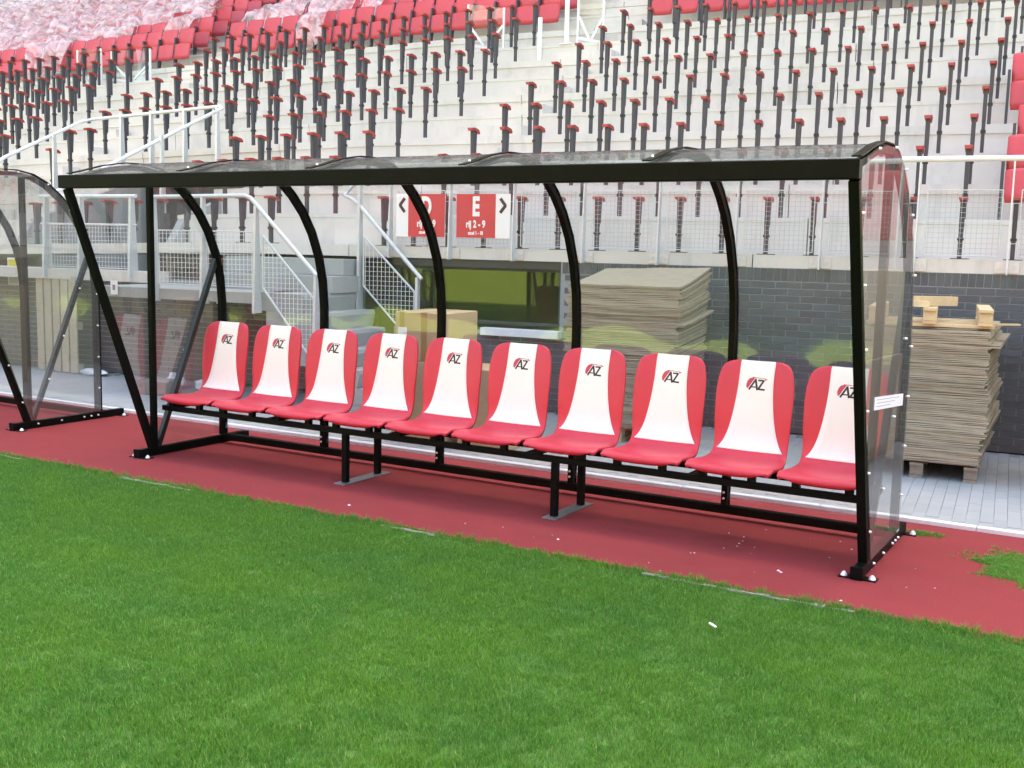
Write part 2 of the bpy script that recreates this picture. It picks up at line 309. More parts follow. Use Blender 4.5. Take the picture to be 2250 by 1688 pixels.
# ================================================================== GRANDSTAND
YW, ZC = 3.972, 1.59
RD, RR = 0.7544, 0.383
def rowY(n): return 4.214 + RD * (n - 1)
def rowZ(n): return 1.7146 + RR * (n - 1)
XL, XR = -34.0, 9.5
NR = 31
gs = thing('grandstand', 'pale concrete seating terraces rising behind the fence', 'grandstand')
VX0, VX1 = -6.75, -4.05        # vomitory opening cut through rows 2-4
def strip(b, prof, x0, x1, step=0.6):
    """extrude a YZ profile (closed) along the bent stand between x0 and x1, in world coordinates"""
    n = max(1, int(math.ceil((x1 - x0) / step))) if x0 < -2.5 else 1
    xs = [x0 + (x1 - x0) * i / n for i in range(n + 1)]; k = len(prof); vs_ = []
    for x in xs:
        for (y, z) in prof: vs_.append(SP(x, y, z))
    fs = [tuple(range(k)), tuple(range(n * k + k - 1, n * k - 1, -1))]
    for i in range(n):
        for j in range(k):
            a = i * k + j; c = i * k + (j + 1) % k; fs.append((a, a + k, c + k, c))
    b.add(vs_, fs)
JOINTS = [-34, -30, -26, -21.2, -16.3, -11.6, -6.75, -4.05, -0.72, 3.9, 9.5]
for n in range(1, NR + 1):
    y0 = YW if n == 1 else rowY(n) - 0.06; z1 = rowZ(n); z0 = rowZ(n - 1) - 0.02 if n > 1 else ZC
    y1 = rowY(n + 1) - 0.06
    off = 0 if n % 2 else 0.35
    for a, c in zip(JOINTS[:-1], JOINTS[1:]):
        if a == VX0 and c == VX1 and 2 <= n <= 4: continue
        a2 = a + (off if a not in (-34, VX0, VX1) else 0); c2 = c + (off if c not in (9.5, VX0, VX1) else 0)
        g = 0.006
        if n == 1: prof = [(y0, z0), (y0, z1), (y1 + 0.10, z1), (y1 + 0.10, z1 - 0.14), (y0 + 0.05, z0)]
        elif n % 2 == 0: prof = [(y0, z0), (y0, z1 - .05), (y0 - .008, z1 - .047), (y0 - .008, z1), (y1 + 0.10, z1), (y1 + 0.10, z1 - 0.14), (y0 + 0.15, z1 - 0.14), (y0 + 0.15, z0)]
        else: prof = [(y0, z0), (y0, z1 - 0.105), (y0 - 0.022, z1 - 0.100), (y0 - 0.022, z1), (y1 + 0.10, z1), (y1 + 0.10, z1 - 0.14), (y0 + 0.15, z1 - 0.14), (y0 + 0.15, z0)]
        b = MB(); strip(b, prof, a2 + g, c2 - g); b.obj('terrace_step', 'concrete', gs)
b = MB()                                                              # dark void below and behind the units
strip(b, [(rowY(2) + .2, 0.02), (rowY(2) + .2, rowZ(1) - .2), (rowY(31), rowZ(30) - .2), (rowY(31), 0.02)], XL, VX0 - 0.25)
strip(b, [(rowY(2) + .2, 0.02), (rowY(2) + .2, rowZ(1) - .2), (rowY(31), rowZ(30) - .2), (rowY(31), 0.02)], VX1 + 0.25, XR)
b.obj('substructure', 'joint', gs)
for x in (VX0, VX1):                                                   # side walls of the opening
    b = MB(); xa, xb = (x - 0.12, x - 0.002) if x == VX0 else (x + 0.002, x + 0.12)
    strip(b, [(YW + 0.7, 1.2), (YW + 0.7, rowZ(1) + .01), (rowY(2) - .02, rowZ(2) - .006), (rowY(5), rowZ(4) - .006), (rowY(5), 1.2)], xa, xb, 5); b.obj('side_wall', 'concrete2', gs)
b = MB(); strip(b, [(rowY(5) + 0.05, 0.0), (rowY(5) + 0.05, rowZ(5) - .15), (rowY(5) + 0.3, rowZ(5) - .15), (rowY(5) + 0.3, 0.0)], VX0 - .1, VX1 + .1); b.obj('back_wall', 'lintel', gs)
# aisle half steps
def half_steps(x0, x1, n0, n1, dx=0.0):
    for n in range(n0, n1 + 1):
        b = MB(); y = rowY(n) - 0.06; s_ = dx * (n - n0)
        strip(b, [(y - 0.36, rowZ(n - 1) + 0.002), (y - 0.36, rowZ(n - 1) + RR / 2), (y - 0.012, rowZ(n - 1) + RR / 2), (y - 0.012, rowZ(n - 1) + 0.002)], x0 + s_, x1 + s_); b.obj('half_step', 'concrete', gs)
half_steps(-1.30, -0.22, 2, 9); half_steps(-0.95, 0.0, 10, 17)
half_steps(-8.9, -7.95, 3, 6, -0.1); half_steps(-9.5, -8.45, 7, 17, -0.1)

# brick wall below the stand -----------------------------------------
bw = sthing('brick_wall', 'dark grey brick wall with pale joints below the white concrete ledge', 'wall', (0, 0, 0), bent=False)
WX0, WX1, WZ0, WZ1 = -0.12, 1.90, 0.90, 1.505      # window opening
core = MB()
core.box(WX1 + .0, 9.5, YW + 0.008, YW + 0.2, 0, ZC - .001); core.box(WX0, WX1, YW + 0.008, YW + .2, 0, WZ0 - .08)
core.box(-12.0, -2.2, YW + 0.008, YW + 0.2, 0, 1.235); core.box(-2.2, -0.62, YW + .008, YW + .2, 0, 1.44)
core.obj('mortar_bed', 'mortar', bw)
BH, BL = 0.0665, 0.243
brs = []
ncourse = 22
bmh = [MB().bbox(-BL / 2 + .005, BL / 2 - .005, 0, 0.03, 0.004, BH - .005, .002).mesh('brick', 'brick') for _ in range(3)]
bmv = MB().bbox(-BH / 2 + .004, BH / 2 - .004, 0, 0.03, 0.004, 0.118, .002).mesh('brick', 'brick')
for c in range(ncourse):
    z = c * BH
    for k in range(-50, 42):
        x = k * BL + (BL / 2 if c % 2 else 0)
        if x < WX0 and z > 1.17: continue
        if x < WX0 and x > -0.62: continue
        if WX0 - .1 < x < WX1 + .12 and z > WZ0 - 0.13: continue
        brs.append((abs(x - 4.5) + (0 if x > 2 else 5), x, z, 0))
for k in range(int((9.4 - WX1) / BH)):
    brs.append((abs(k * BH + WX1 - 4.5) * .9, WX1 + .05 + k * BH, ncourse * BH + .003, 1))
brs.sort()
sb = MB()
for i, (d, x, z, v) in enumerate(brs):
    dy = random.uniform(-0.002, 0.003)
    if i < 300: put('brick', bmv if v else random.choice(bmh), bw, (x, YW + dy, z), (0, random.uniform(-.004, .004), 0))
    elif v: sb.box(x - BH / 2 + .004, x + BH / 2 - .004, YW + dy, YW + 0.03, z + .004, z + .118)
    else: sb.box(x - BL / 2 + .005, x + BL / 2 - .005, YW + dy, YW + 0.03, z + .004, z + BH - .005)
tag(sb.obj('brickwork', 'brick', bw), kind='stuff')
# window in the wall -------------------------------------------------
wi = sthing('wide_window', 'wide dark window in the brick wall, reflecting the sunlit pitch', 'window', (0, YW, 0), bent=False)
MB().box(WX0 - .02, WX1, 0.02, 0.2, WZ1, ZC - .002).obj('lintel', 'lintel', wi)
b = MB(); b.box(WX0, WX1, 0.06, 0.10, WZ0, WZ0 + .035); b.box(WX0, WX1, 0.06, 0.10, WZ1 - .03, WZ1 - .001)
for x in (WX0, 0.42, WX1 - .04): b.box(x, x + .04, .0605, .0995, WZ0 + .035, WZ1 - .03)
b.obj('frame', 'dark', wi)
for x0, x1 in ((WX0 + .04, .42), (.46, WX1 - .04)): MB().box(x0, x1, -0.004, 0.004, 0, WZ1 - WZ0 - .065).obj('pane', 'window', wi, (0, .077, WZ0 + .035), (R(1.2), 0, 0))
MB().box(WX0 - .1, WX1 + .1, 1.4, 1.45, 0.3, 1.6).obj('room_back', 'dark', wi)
MB().bbox(1.02, WX1 + .03, -0.10, 0.03, WZ0 - .115, WZ0 - .035, .004).obj('sill', 'kerb', wi)
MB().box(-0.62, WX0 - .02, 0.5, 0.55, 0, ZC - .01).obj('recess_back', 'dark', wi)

# stair landing and stairs to the aisle -------------------------------
st = sthing('concrete_stairs', 'pale grey concrete stairs climbing from the paving to the central aisle', 'stairs', (0, 0, 0), bent=False)
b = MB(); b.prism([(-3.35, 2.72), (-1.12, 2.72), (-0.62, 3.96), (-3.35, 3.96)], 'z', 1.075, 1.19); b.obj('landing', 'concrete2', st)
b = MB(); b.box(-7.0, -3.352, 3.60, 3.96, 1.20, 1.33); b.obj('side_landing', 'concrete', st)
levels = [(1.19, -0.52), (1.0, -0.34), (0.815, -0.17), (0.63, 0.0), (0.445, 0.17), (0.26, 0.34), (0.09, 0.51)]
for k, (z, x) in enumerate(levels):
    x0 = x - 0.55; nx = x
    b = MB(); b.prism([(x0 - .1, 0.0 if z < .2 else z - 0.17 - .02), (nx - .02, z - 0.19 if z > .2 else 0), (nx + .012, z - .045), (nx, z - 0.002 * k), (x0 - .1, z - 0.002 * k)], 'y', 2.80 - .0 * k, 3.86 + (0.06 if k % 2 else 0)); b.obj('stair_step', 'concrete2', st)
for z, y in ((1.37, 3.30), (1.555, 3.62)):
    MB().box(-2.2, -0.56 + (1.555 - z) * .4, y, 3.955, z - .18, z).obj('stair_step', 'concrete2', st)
# galvanised handrails ------------------------------------------------
def rail_thing(name, label, cat, bent=False): return sthing(name, label, cat, (0, 0, 0), bent=bent)
def wire_panel(b, poly, y, cell=0.052, r=0.0022, horiz=True):
    xs = [p[0] for p in poly]; zs = [p[1] for p in poly]; n = len(poly)
    def cross(val, ax):
        out = []
        for i in range(n):
            a, c = poly[i], poly[(i + 1) % n]
            if (a[ax] - val) * (c[ax] - val) < 0:
                t = (val - a[ax]) / (c[ax] - a[ax]); out.append(a[1 - ax] + t * (c[1 - ax] - a[1 - ax]))
        return sorted(out)
    v = min(xs) + cell * .5
    while v < max(xs):
        q = cross(v, 0)
        if len(q) >= 2: b.box(v - r, v + r, y - r, y + r, q[0], q[-1])
        v += cell
    v = min(zs) + cell * .5
    while v < max(zs):
        q = cross(v, 1)
        if len(q) >= 2: b.box(q[0], q[-1], y + r, y + 3 * r, v - r, v + r)
        v += cell
def frame_poly(b, poly, y, r=0.012):
    for i in range(len(poly)):
        a, c = poly[i], poly[(i + 1) % len(poly)]; b.tube([(a[0], y, a[1]), (c[0], y, c[1])], r, 6)
def taper_post(b, x, y, z0, z1, w0=0.10, w1=0.045, t=0.012, foot=0.0):
    b.prism([(y - w0 * .5, z0), (y + w0 * .5, z0), (y + w1 * .5, z1), (y - w1 * .5, z1)], 'x', x - t / 2, x + t / 2)
# near handrail
h = rail_thing('near_handrail', 'galvanised handrail with mesh along the landing and down the near side of the stairs', 'handrail')
b = MB(); b.tube([(-2.42, 2.68, 2.19), (-1.16, 2.68, 2.205), (-1.09, 2.68, 2.18), (-0.26, 2.68, 1.395)], 0.023); b.obj('rail', 'zinc', h)
for x, z0, z1 in ((-2.40, 1.05, 2.18), (-1.72, 1.05, 2.19), (-1.02, 0.98, 2.10), (-0.27, 0.3, 1.39)):
    b = MB(); taper_post(b, x, 2.68, z0, z1, .13, .05, .03); b.obj('post', 'zinc', h)
pl = [(-0.94, 1.80), (-0.30, 1.16), (-0.30, 0.50), (-0.94, 1.25)]; b = MB(); frame_poly(b, pl, 2.68); b.obj('panel_frame', 'zinc', h); b = MB(); wire_panel(b, pl, 2.68); b.obj('wire_mesh', 'whitem', h)
for xa, xb in ((-2.36, -1.76), (-1.68, -1.06)):
    pl = [(xa, 1.83), (xb, 1.83), (xb, 1.25), (xa, 1.25)]; b = MB(); frame_poly(b, pl, 2.68, .008); b.obj('panel_frame', 'zinc', h); b = MB(); wire_panel(b, pl, 2.68); b.obj('wire_mesh', 'whitem', h)
# far handrail
h = rail_thing('far_handrail', 'bent galvanised handrail with mesh on the wall side of the stairs', 'handrail')
b = MB(); b.tube([(-0.42, 4.15, 2.62), (-0.66, 3.92, 2.36), (-0.72, 3.88, 2.27), (-0.62, 3.86, 2.235), (-0.52, 3.86, 2.17), (0.30, 3.86, 1.36)], 0.023); b.obj('rail', 'zinc', h)
for x, z0, z1 in ((-0.50, 0.95, 2.6), (0.25, 0.4, 1.38)):
    b = MB(); taper_post(b, x, 3.86, z0, z1, .10, .05, .03); b.obj('post', 'zinc', h)
pl = [(-0.45, 1.82), (0.22, 1.21), (0.22, 0.62), (-0.45, 1.26)]; b = MB(); frame_poly(b, pl, 3.86); b.obj('panel_frame', 'zinc', h); b = MB(); wire_panel(b, pl, 3.86); b.obj('wire_mesh', 'whitem', h)
# left landing rail
h = rail_thing('landing_balustrade', 'white rail with wire mesh in front of the dark stairway opening', 'railing')
b = MB(); b.tube([(-5.15, 3.62, 2.24), (-3.55, 3.62, 2.245)], .024); b.tube([(-5.15, 3.62, 1.9), (-3.55, 3.62, 1.9)], .010, 6); b.obj('rail', 'whitem', h)
for x in (-5.05, -4.45, -3.62): b = MB(); taper_post(b, x, 3.62, 1.22, 2.23, .16, .06, .035); b.obj('post', 'zinc', h)
for xa, xb in ((-5.0, -4.5), (-4.4, -3.66)):
    pl = [(xa, 1.89), (xb, 1.89), (xb, 1.36), (xa, 1.36)]; b = MB(); frame_poly(b, pl, 3.62, .008); b.obj('panel_frame', 'zinc', h); b = MB(); wire_panel(b, pl, 3.62); b.obj('wire_mesh', 'whitem', h)
# rail round the stairway opening (sloping with the rows)
h = rail_thing('opening_rail', 'white tubular rail running round the stairway opening above the left dugout', 'railing', )
P = [(-6.45, 4.0, 2.66), (-6.55, 4.3, 2.80), (-7.2, 6.3, 3.52), (-7.15, 6.5, 3.58), (-4.62, 6.5, 3.70), (-4.5, 6.4, 3.66), (-5.2, 3.9, 2.30)]
Pw = [(x, y + bend(x), z) for x, y, z in P]
b = MB(); b.tube(Pw, .026); b.obj('rail', 'whitem', h)
for x, y, z, z0 in ((-6.55, 6.5, 3.66, rowZ(4)), (-5.95, 6.5, 3.68, rowZ(4)), (-5.3, 6.5, 3.69, rowZ(4)), (-4.68, 6.5, 3.69, rowZ(4)), (-4.75, 5.4, 3.17, rowZ(2)), (-6.85, 5.45, 3.24, rowZ(2))):
    b = MB(); taper_post(b, x, y + bend(x), z0, z, .10, .05, .035); b.obj('post', 'zinc', h)

# front fence ----------------------------------------------------------
FX = [-0.14, 0.61, 1.37, 2.16, 2.96, 3.74, 4.54, 5.38, 6.15, 6.93, 7.72, 8.5, 9.28]
fe = sthing('front_fence', 'white wire mesh fence with top rail along the front edge of the stand', 'fence', (0, YW, 0), bent=False)
b = MB(); b.tube([(-0.2, -0.03, 2.60), (9.4, -0.03, 2.60)], .026); b.obj('top_rail', 'whitem', fe)
pm = MB(); pm.prism([(-0.10, 1.585), (-0.002, 1.585), (-0.002, 1.72), (-.006, 2.575), (-0.055, 2.575)], 'x', -.007, .007); pm.box(-.10, .10, -.0145, -.004, 1.60, 1.70); pm = pm.mesh('post', 'zinc')
bmz = MB().tube([(0, 0, 0), (0, -.012, 0)], .014, 8).mesh('bolt', 'zinc')
for x in FX:
    p_ = put('post', pm, fe, (x, -0.002, 0))
    for dx in (-.07, .07): put('bolt', bmz, p_, (dx, -.0145, 1.655))
for i in range(len(FX) - 1):
    xa, xb = FX[i] + .075, FX[i + 1] - .075; pl = [(xa, 2.325), (xb, 2.325), (xb, 1.745), (xa, 1.745)]
    b = MB(); frame_poly(b, pl, -.03, .005)
    for z in (1.86, 2.21):
        b.tube([(xa, -.03, z), (FX[i], -.03, z)], .003, 5); b.tube([(xb, -.03, z), (FX[i + 1], -.03, z)], .003, 5)
    b.obj('panel_frame', 'zinc', fe); b = MB(); wire_panel(b, pl, -.03, .045, .0017); b.obj('wire_mesh', 'wire', fe)

def put_s(name, me, parent, loc, sx):
    o = put(name, me, parent, loc, (R(90), 0, 0)); o.scale = (sx, 1, 1); return o
# signs ---------------------------------------------------------------
def text(body, size, loc, m, parent, sx=0.8, bold=0.0, name='lettering', ext=0.001, align='CENTER'):
    cu = bpy.data.curves.new(name, 'FONT'); cu.body = body; cu.size = size; cu.align_x = align; cu.align_y = 'CENTER'; cu.extrude = ext; cu.offset = bold; cu.materials.append(M[m])
    cu.resolution_u = 4
    o = bpy.data.objects.new(name, cu); COL.objects.link(o); o.parent = parent; o.location = loc; o.rotation_euler = (R(90), 0, 0); o.scale = (sx, 1, 1)
    me = bpy.data.meshes.new_from_object(o); bpy.data.objects.remove(o); me.name = name
    return put_s(name, me, parent, loc, sx)
def sign(x0, xr0, xr1, x1, letter, label, arrow):
    t = sthing('block_sign', label, 'sign', (0, YW - .065, 0), bent=False, group='red and white block signs on the fence')
    MB().box(x0, x1, 0, .006, 1.822, 2.288).obj('panel', 'signw', t)
    MB().box(xr0, xr1, -.003, .003, 1.822 + .0005, 2.2875).obj('red_field', 'signr', t)
    cx = (xr0 + xr1) / 2
    text(letter, 0.275, (cx, -.0045, 2.145), 'signw', t, 0.62, 0.012); text("rij 2 - 9", 0.105, (cx, -.0045, 1.965), 'signw', t, 0.74, 0.004)
    text("stoel 1 - 18", 0.052, (cx, -.0045, 1.872), 'signw', t, 0.74, 0.0022)
    ax = (x0 + xr0) / 2 if arrow < 0 else (xr1 + x1) / 2
    b = MB(); s_ = arrow
    for dz in (.075, -.075): b.bar((ax - s_ * .032, -.0025, 2.165 + dz), (ax + s_ * .032, -.0025 - .0004 * (dz > 0), 2.165 - dz * .04), .004, .034, (0, 0, 1))
    b.obj('arrow', 'ink', t)
sign(-0.058, 0.096, 0.553, 0.555, 'D', 'red and white sign with letter D and an arrow pointing left', -1)
sign(0.694, 0.696, 1.162, 1.335, 'E', 'red and white sign with letter E and an arrow pointing right', 1)

# ================================================================== SEAT POSTS
def post_meshes(H):
    leg = MB(); leg.prism([(-.024, 0.0), (.022, 0.0), (.024, H * .50), (-.026, H * .50)], 'x', -.019, .019)
    leg.box(-.075, .085, -.05, .05, 0.0, .008) if H < .6 else None
    br = MB(); br.prism([(-.028, H * .46), (.026, H * .46), (.026, H * .50), (.048, H * .50), (.070, H * .955), (-.040, H * .955)], 'x', -.0205, .0205)
    co = MB(); co.prism([(-.034, H * .30), (.032, H * .30), (.032, H * .345), (-.034, H * .345)], 'x', -.027, .027)
    cp = MB(); cp.add([(x * s, y, z) for (y, s, z) in ((-.105, .6, H * .945), (-.10, .9, H * .985), (-.03, 1, H * 1.0), (.09, 1, H * .975), (.135, .8, H * .93), (.13, .7, H * .905), (-.02, .9, H * .955), (-.09, .6, H * .935)) for x in (-.040, .040)],
           [(0, 2, 3, 1), (2, 4, 5, 3), (4, 6, 7, 5), (6, 8, 9, 7), (8, 10, 11, 9), (10, 12, 13, 11), (12, 14, 15, 13), (14, 0, 1, 15), (0, 14, 12, 2), (2, 12, 10, 4), (4, 10, 6), (6, 10, 8), (1, 3, 13, 15), (3, 5, 11, 13), (5, 7, 11), (7, 9, 11)])
    return [(n_, b_.mesh(n_, m_)) for n_, b_, m_ in (('leg', leg, 'post'), ('bracket', br, 'post'), ('collar', co, 'collar'), ('cap', cp, 'cap'))]
PM_low = post_meshes(0.566); PM = post_meshes(0.715)
def row_side(n): return 'right'
roff = {1: -.012, 2: -.03, 3: -.03, 4: .04, 5: .07, 6: .12, 7: .16, 8: .24, 9: .31, 10: .484}
SP_ = 0.4427
posts = []
SX_R = 6.13                       # last bare post, seats beyond
for n in range(1, 11):
    r_ = roff[n] if n != 1 else -.40; k = 1
    xs = []
    if n == 1:
        xs = [-.40] + [-.012 + SP_ * j for j in range(0, 20)]
    else: xs = [roff[n] + SP_ * j for j in range(0, 20)]
    for x in xs:
        if x > (6.12 if n in (2, 3, 5, 6) else 6.6): break
        posts.append((n, 'right of the central aisle', k, x)); k += 1
    # middle block, between the two aisles
    x = -1.56 - (0.43 if n == 1 else 0) + (0.18 if n in (6, 7) else 0); k = 1
    lim = {1: -6.2, 2: -6.9, 3: -7.5, 4: -7.65, 5: -7.8, 6: -8.0, 7: -8.1, 8: -8.2, 9: -8.3, 10: -8.5}[n]
    while x > lim:
        if not (2 <= n <= 4 and VX0 - .1 < x < VX1 + .15): posts.append((n, 'left of the central aisle', k, x))
        x -= 0.432; k += 1
    lim2 = {1: -7.9, 2: -8.3, 3: -8.7, 4: -9.05, 5: -9.18, 6: -9.31, 7: -9.5, 8: -9.75, 9: -10.0, 10: -10.2}[n]
    x = lim2; k = 1
    while x > -7.4 - 0.88 * n:
        posts.append((n, 'left of the far aisle', k, x)); x -= 0.432; k += 1
cam2 = Vector((6.84, -5.97))
posts.sort(key=lambda q: (SP(q[3], rowY(q[0])).xy - cam2).length)
far_b = MB()
for i, (n, side, k, x) in enumerate(posts):
    ms = PM_low if n == 1 else PM
    y = rowY(n) if n == 1 else rowY(n) - 0.012
    if i < 300:
        lab = "seat post with red cap, %s %s, %s row" % (ordw(k), side, ordw(n))
        t = sthing('seat_post', lab, 'seat post', (x, y, rowZ(n)), group='bare seat posts with red caps in the stand')
        t.rotation_euler[2] += random.uniform(-.03, .03)
        for nm, me in ms: put(nm, me, t)
    else:
        T = Matrix.Translation(SP(x, y, rowZ(n))) @ Matrix.Rotation(A + math.atan(bslope(x)), 4, 'Z')
        for nm, me in ms[:2]: far_b.add([T @ v.co for v in me.vertices], [tuple(p.vertices) for p in me.polygons])
if far_b.v:
    fp = far_b.obj('far_seat_posts', 'post'); tag(fp, 'distant bare seat posts at the far left of the stand', 'seat posts', 'bare seat posts with red caps in the stand', 'stuff')
    cb = MB()
    for (n, side, k, x) in posts[300:]:
        T = Matrix.Translation(SP(x, rowY(n), rowZ(n))) @ Matrix.Rotation(A + math.atan(bslope(x)), 4, 'Z'); me = PM[3][1]
        cb.add([T @ v.co for v in me.vertices], [tuple(p.vertices) for p in me.polygons])
    tag(cb.obj('far_seat_caps', 'cap', fp), kind='stuff')

# ================================================================== RED SEATS
def seat_meshes():
    def panel(prof, hw, th):
        b = MB(); nu = 7; vs_ = []
        for side in (0, 1):
            for (y, z, k) in prof:
                for i in range(nu):
                    u = -1 + 2 * i / (nu - 1); vs_.append((u * hw * k, y + 0.035 * (1 - u * u) + side * th, z - (0.02 * u * u if z == prof[-1][1] else 0)))
        m_ = len(prof); fs = []
        for s_ in (0, 1):
            for j in range(m_ - 1):
                for i in range(nu - 1):
                    a = s_ * m_ * nu + j * nu + i; f = (a, a + 1, a + nu + 1, a + nu); fs.append(f if not s_ else tuple(reversed(f)))
        o = m_ * nu
        for i in range(nu - 1):
            fs.append((i + 1, i, i + o, i + 1 + o)); a = (m_ - 1) * nu + i; fs.append((a, a + 1, a + 1 + o, a + o))
        for j in range(m_ - 1):
            a = j * nu; fs.append((a, a + nu, a + nu + o, a + o)); a = j * nu + nu - 1; fs.append((a + nu, a, a + o, a + nu + o))
        return b.add(vs_, fs, True)
    bk = panel([(.07, .40, .96), (.10, .60, 1), (.16, .80, 1), (.18, .84, .93)], .195, .02)
    pn = panel([(-.06, .16, .93), (-.04, .26, 1), (.0, .46, 1), (.01, .50, .97)], .195, .03)
    sp = MB(); sp.prism([(-.03, 0), (.05, 0), (.15, .62), (.02, .62)], 'x', -.235, -.205)
    return bk.mesh('backrest', 'seat'), pn.mesh('seat_pan', 'seat'), sp.mesh('support', 'post')
SB, SN, SS = seat_meshes()
def red_seat(x, n, label):
    t = sthing('red_seat', label, 'seat', (x, rowY(n) + .02, rowZ(n)), group='folded red stadium seats')
    put('backrest', SB, t); put('seat_pan', SN, t); put('support', SS, t); return t
cnt = 0
def seat_row(n, x0, x1, side, far):
    global cnt
    x = x0; k = 1; d = 1 if x1 > x0 else -1
    while (x - x1) * d < 0:
        red_seat(x, n, "folded red seat, %s from the %s in the %s red row, %s block" % (ordw(k), 'aisle' , ordw(n - 10), side)); x += d * 0.437; k += 1; cnt += 1
for n in (11, 12): seat_row(n, 0.45, 8.2, 'right', 0)
for n in (11, 12, 13, 14): seat_row(n, -1.62 + .05 * (n - 11), -8.75, 'middle', 0)
for n in range(11, 18): seat_row(n, -9.95 - .12 * (n - 11), -15.6 - 0.8 * (n - 10), 'left', 0)
for n, xs in ((1, (6.75,)), (2, (6.26,)), (3, (6.33,)), (4, (6.75,)), (5, (6.22,)), (6, (6.33,))):
    for j in range(5):
        t = red_seat(xs[0] + .4427 * j, n, "folded red seat at the right end of the %s row, %s beyond the bare posts" % (ordw(n), ordw(j + 1)))
print('seats', cnt, 'posts', len(posts))

# plastic film over seats ----------------------------------------------
def film(x0, x1, n, zb, label, hang=0.25, seed=0, holes=0.0):
    rnd = random.Random(seed); b = MB(); nx = max(5, int((x1 - x0) / 0.055)); nz = 7
    prof = [(.30, .80), (.18, .90), (.02, .82), (-.12, .62), (-.16, .45), (-.12, .30), (-.10, .18)]
    ph = [rnd.uniform(0, 6.28) for _ in range(4)]; vs_ = []
    for i in range(nx + 1):
        x = x0 + (x1 - x0) * i / nx; tip = .5 + .5 * math.sin(x * 2.1 + ph[0]) * math.sin(x * 5.3 + ph[1])
        for j, (y, z) in enumerate(prof):
            f = j / (nz - 1); dz = f * hang * (tip - .2) * -1
            vs_.append(SP(x + rnd.uniform(-.015, .015), rowY(n) + y + rnd.uniform(-.02, .02) + .05 * math.sin(x * 9 + j * .8) + .05 * math.sin(x * 21 + ph[3]), rowZ(n) + max(zb, z + dz) + rnd.uniform(-.015, .015) + .04 * math.sin(x * 7 + ph[2] + j)))
    fs = []
    for i in range(nx):
        for j in range(nz - 1):
            if rnd.random() < holes and j > 3: continue
            a = i * nz + j; fs.append((a, a + nz, a + nz + 1, a + 1))
    b.add(vs_, fs, True); o = b.obj('plastic_sheet', 'film'); tag(o, label, 'plastic sheet', 'plastic sheets draped over the red seats')
    return o
for k, n in enumerate(range(11, 22)):
    x1 = {11: -12.6, 12: -12.0, 13: -11.4, 14: -10.9, 15: -11.3, 16: -11.0, 17: -11.4, 18: -11.2, 19: -11.5, 20: -11.8, 21: -12}[n]; x0 = -16.2 - 0.85 * (n - 10)
    if n == 11: x0, x1 = -14.3, -13.2
    if n == 12: x0 = -16.5
    film(x0, x1, n, .02, "crumpled pinkish plastic sheet covering the %s red row of the left block" % ordw(n - 10), .35, n)
SC = [(12, -11.0, -10.25, .30), (13, -10.9, -10.3, .30), (12, -8.9, -7.3, .35), (12, -7.2, -6.2, .6), (13, -8.6, -5.2, .4), (13, -4.9, -3.3, .2), (12, -5.9, -5.5, .3), (12, -4.6, -4.3, .3), (13, -2.3, -1.5, .35), (14, -7, -3.6, .4), (14, -3.2, -2.2, .3), (11, -6.95, -6.35, .1)]
DS = ["small torn strip by the upper aisle", "wide strip folded over beside the aisle", "low strip at the left end of the middle block", "long tail hanging from the middle block", "widest sheet across the top of the middle block", "flat sheet right of the tail", "narrow scrap left of centre", "narrow scrap right of centre", "scrap by the white post", "high sheet at the top edge", "high scrap at the top right", "bag hanging on the lowest red row"]
for (n, a, c, hg), d in zip(SC, DS): film(a, c, n, .05, "translucent plastic film on red seats, " + d, hg, int(abs(a) * 100) + n)

# glass screens and posts high in the stand ----------------------------
def screen(label, x, n, wd, ht, skew=0.0, dy=0.0):
    t = sthing('glass_screen', label, 'screen', (x, rowY(n) + dy, rowZ(n)), group='framed glass screens by the aisles')
    b = MB(); b.box(-.035, .0, 0, .03, -.05, ht); b.box(wd, wd + .035, 0, .03, -.05 - .1, ht - skew); b.obj('post', 'whitem', t)
    b = MB(); b.bar((.001, .015, .10), (wd, .015, -.0), .03, .05); b.bar((.0, .012, .45), (wd * .45, .012, .08), .02, .045); b.bar((wd, .012, .40), (wd * .55, .012, .06), .02, .045); b.obj('brace', 'zinc', t)
    MB().add([(0, .01, .1), (wd, .01, .0), (wd, .01, ht - skew), (0, .01, ht), (0, .018, .1), (wd, .018, .0), (wd, .018, ht - skew), (0, .018, ht)], [(0, 1, 2, 3), (7, 6, 5, 4), (0, 4, 5, 1), (1, 5, 6, 2), (2, 6, 7, 3), (3, 7, 4, 0)]).obj('pane', 'screen', t)
screen("small framed glass screen, leftmost of the two beside the plastic sheets", -12.1, 10, .62, .78)
screen("wide braced glass screen, right of the two beside the plastic sheets", -11.15, 10, 1.0, .68)
screen("braced glass screen in front of the middle block of red seats", -2.83, 10, .66, .80, .1)
screen("tall glass screen standing in the upper part of the central aisle", -0.75, 10, .42, .95, .15)
for x, y, z0, z1, l in ((-1.42, 10.9, rowZ(9) + .02, 5.62, "thin white upright post standing in the central aisle"), (-0.95, 10.95, rowZ(10), 5.95, "taller white upright post right of the glass screens")):
    t = sthing('white_post', l, 'post', (x, y, z0)); MB().box(-.035, .035, 0, .03, 0, z1 - z0).obj('upright', 'signw', t); MB().box(-.11, .11, -.05, .08, 0, .012).obj('foot_plate', 'signw', t)

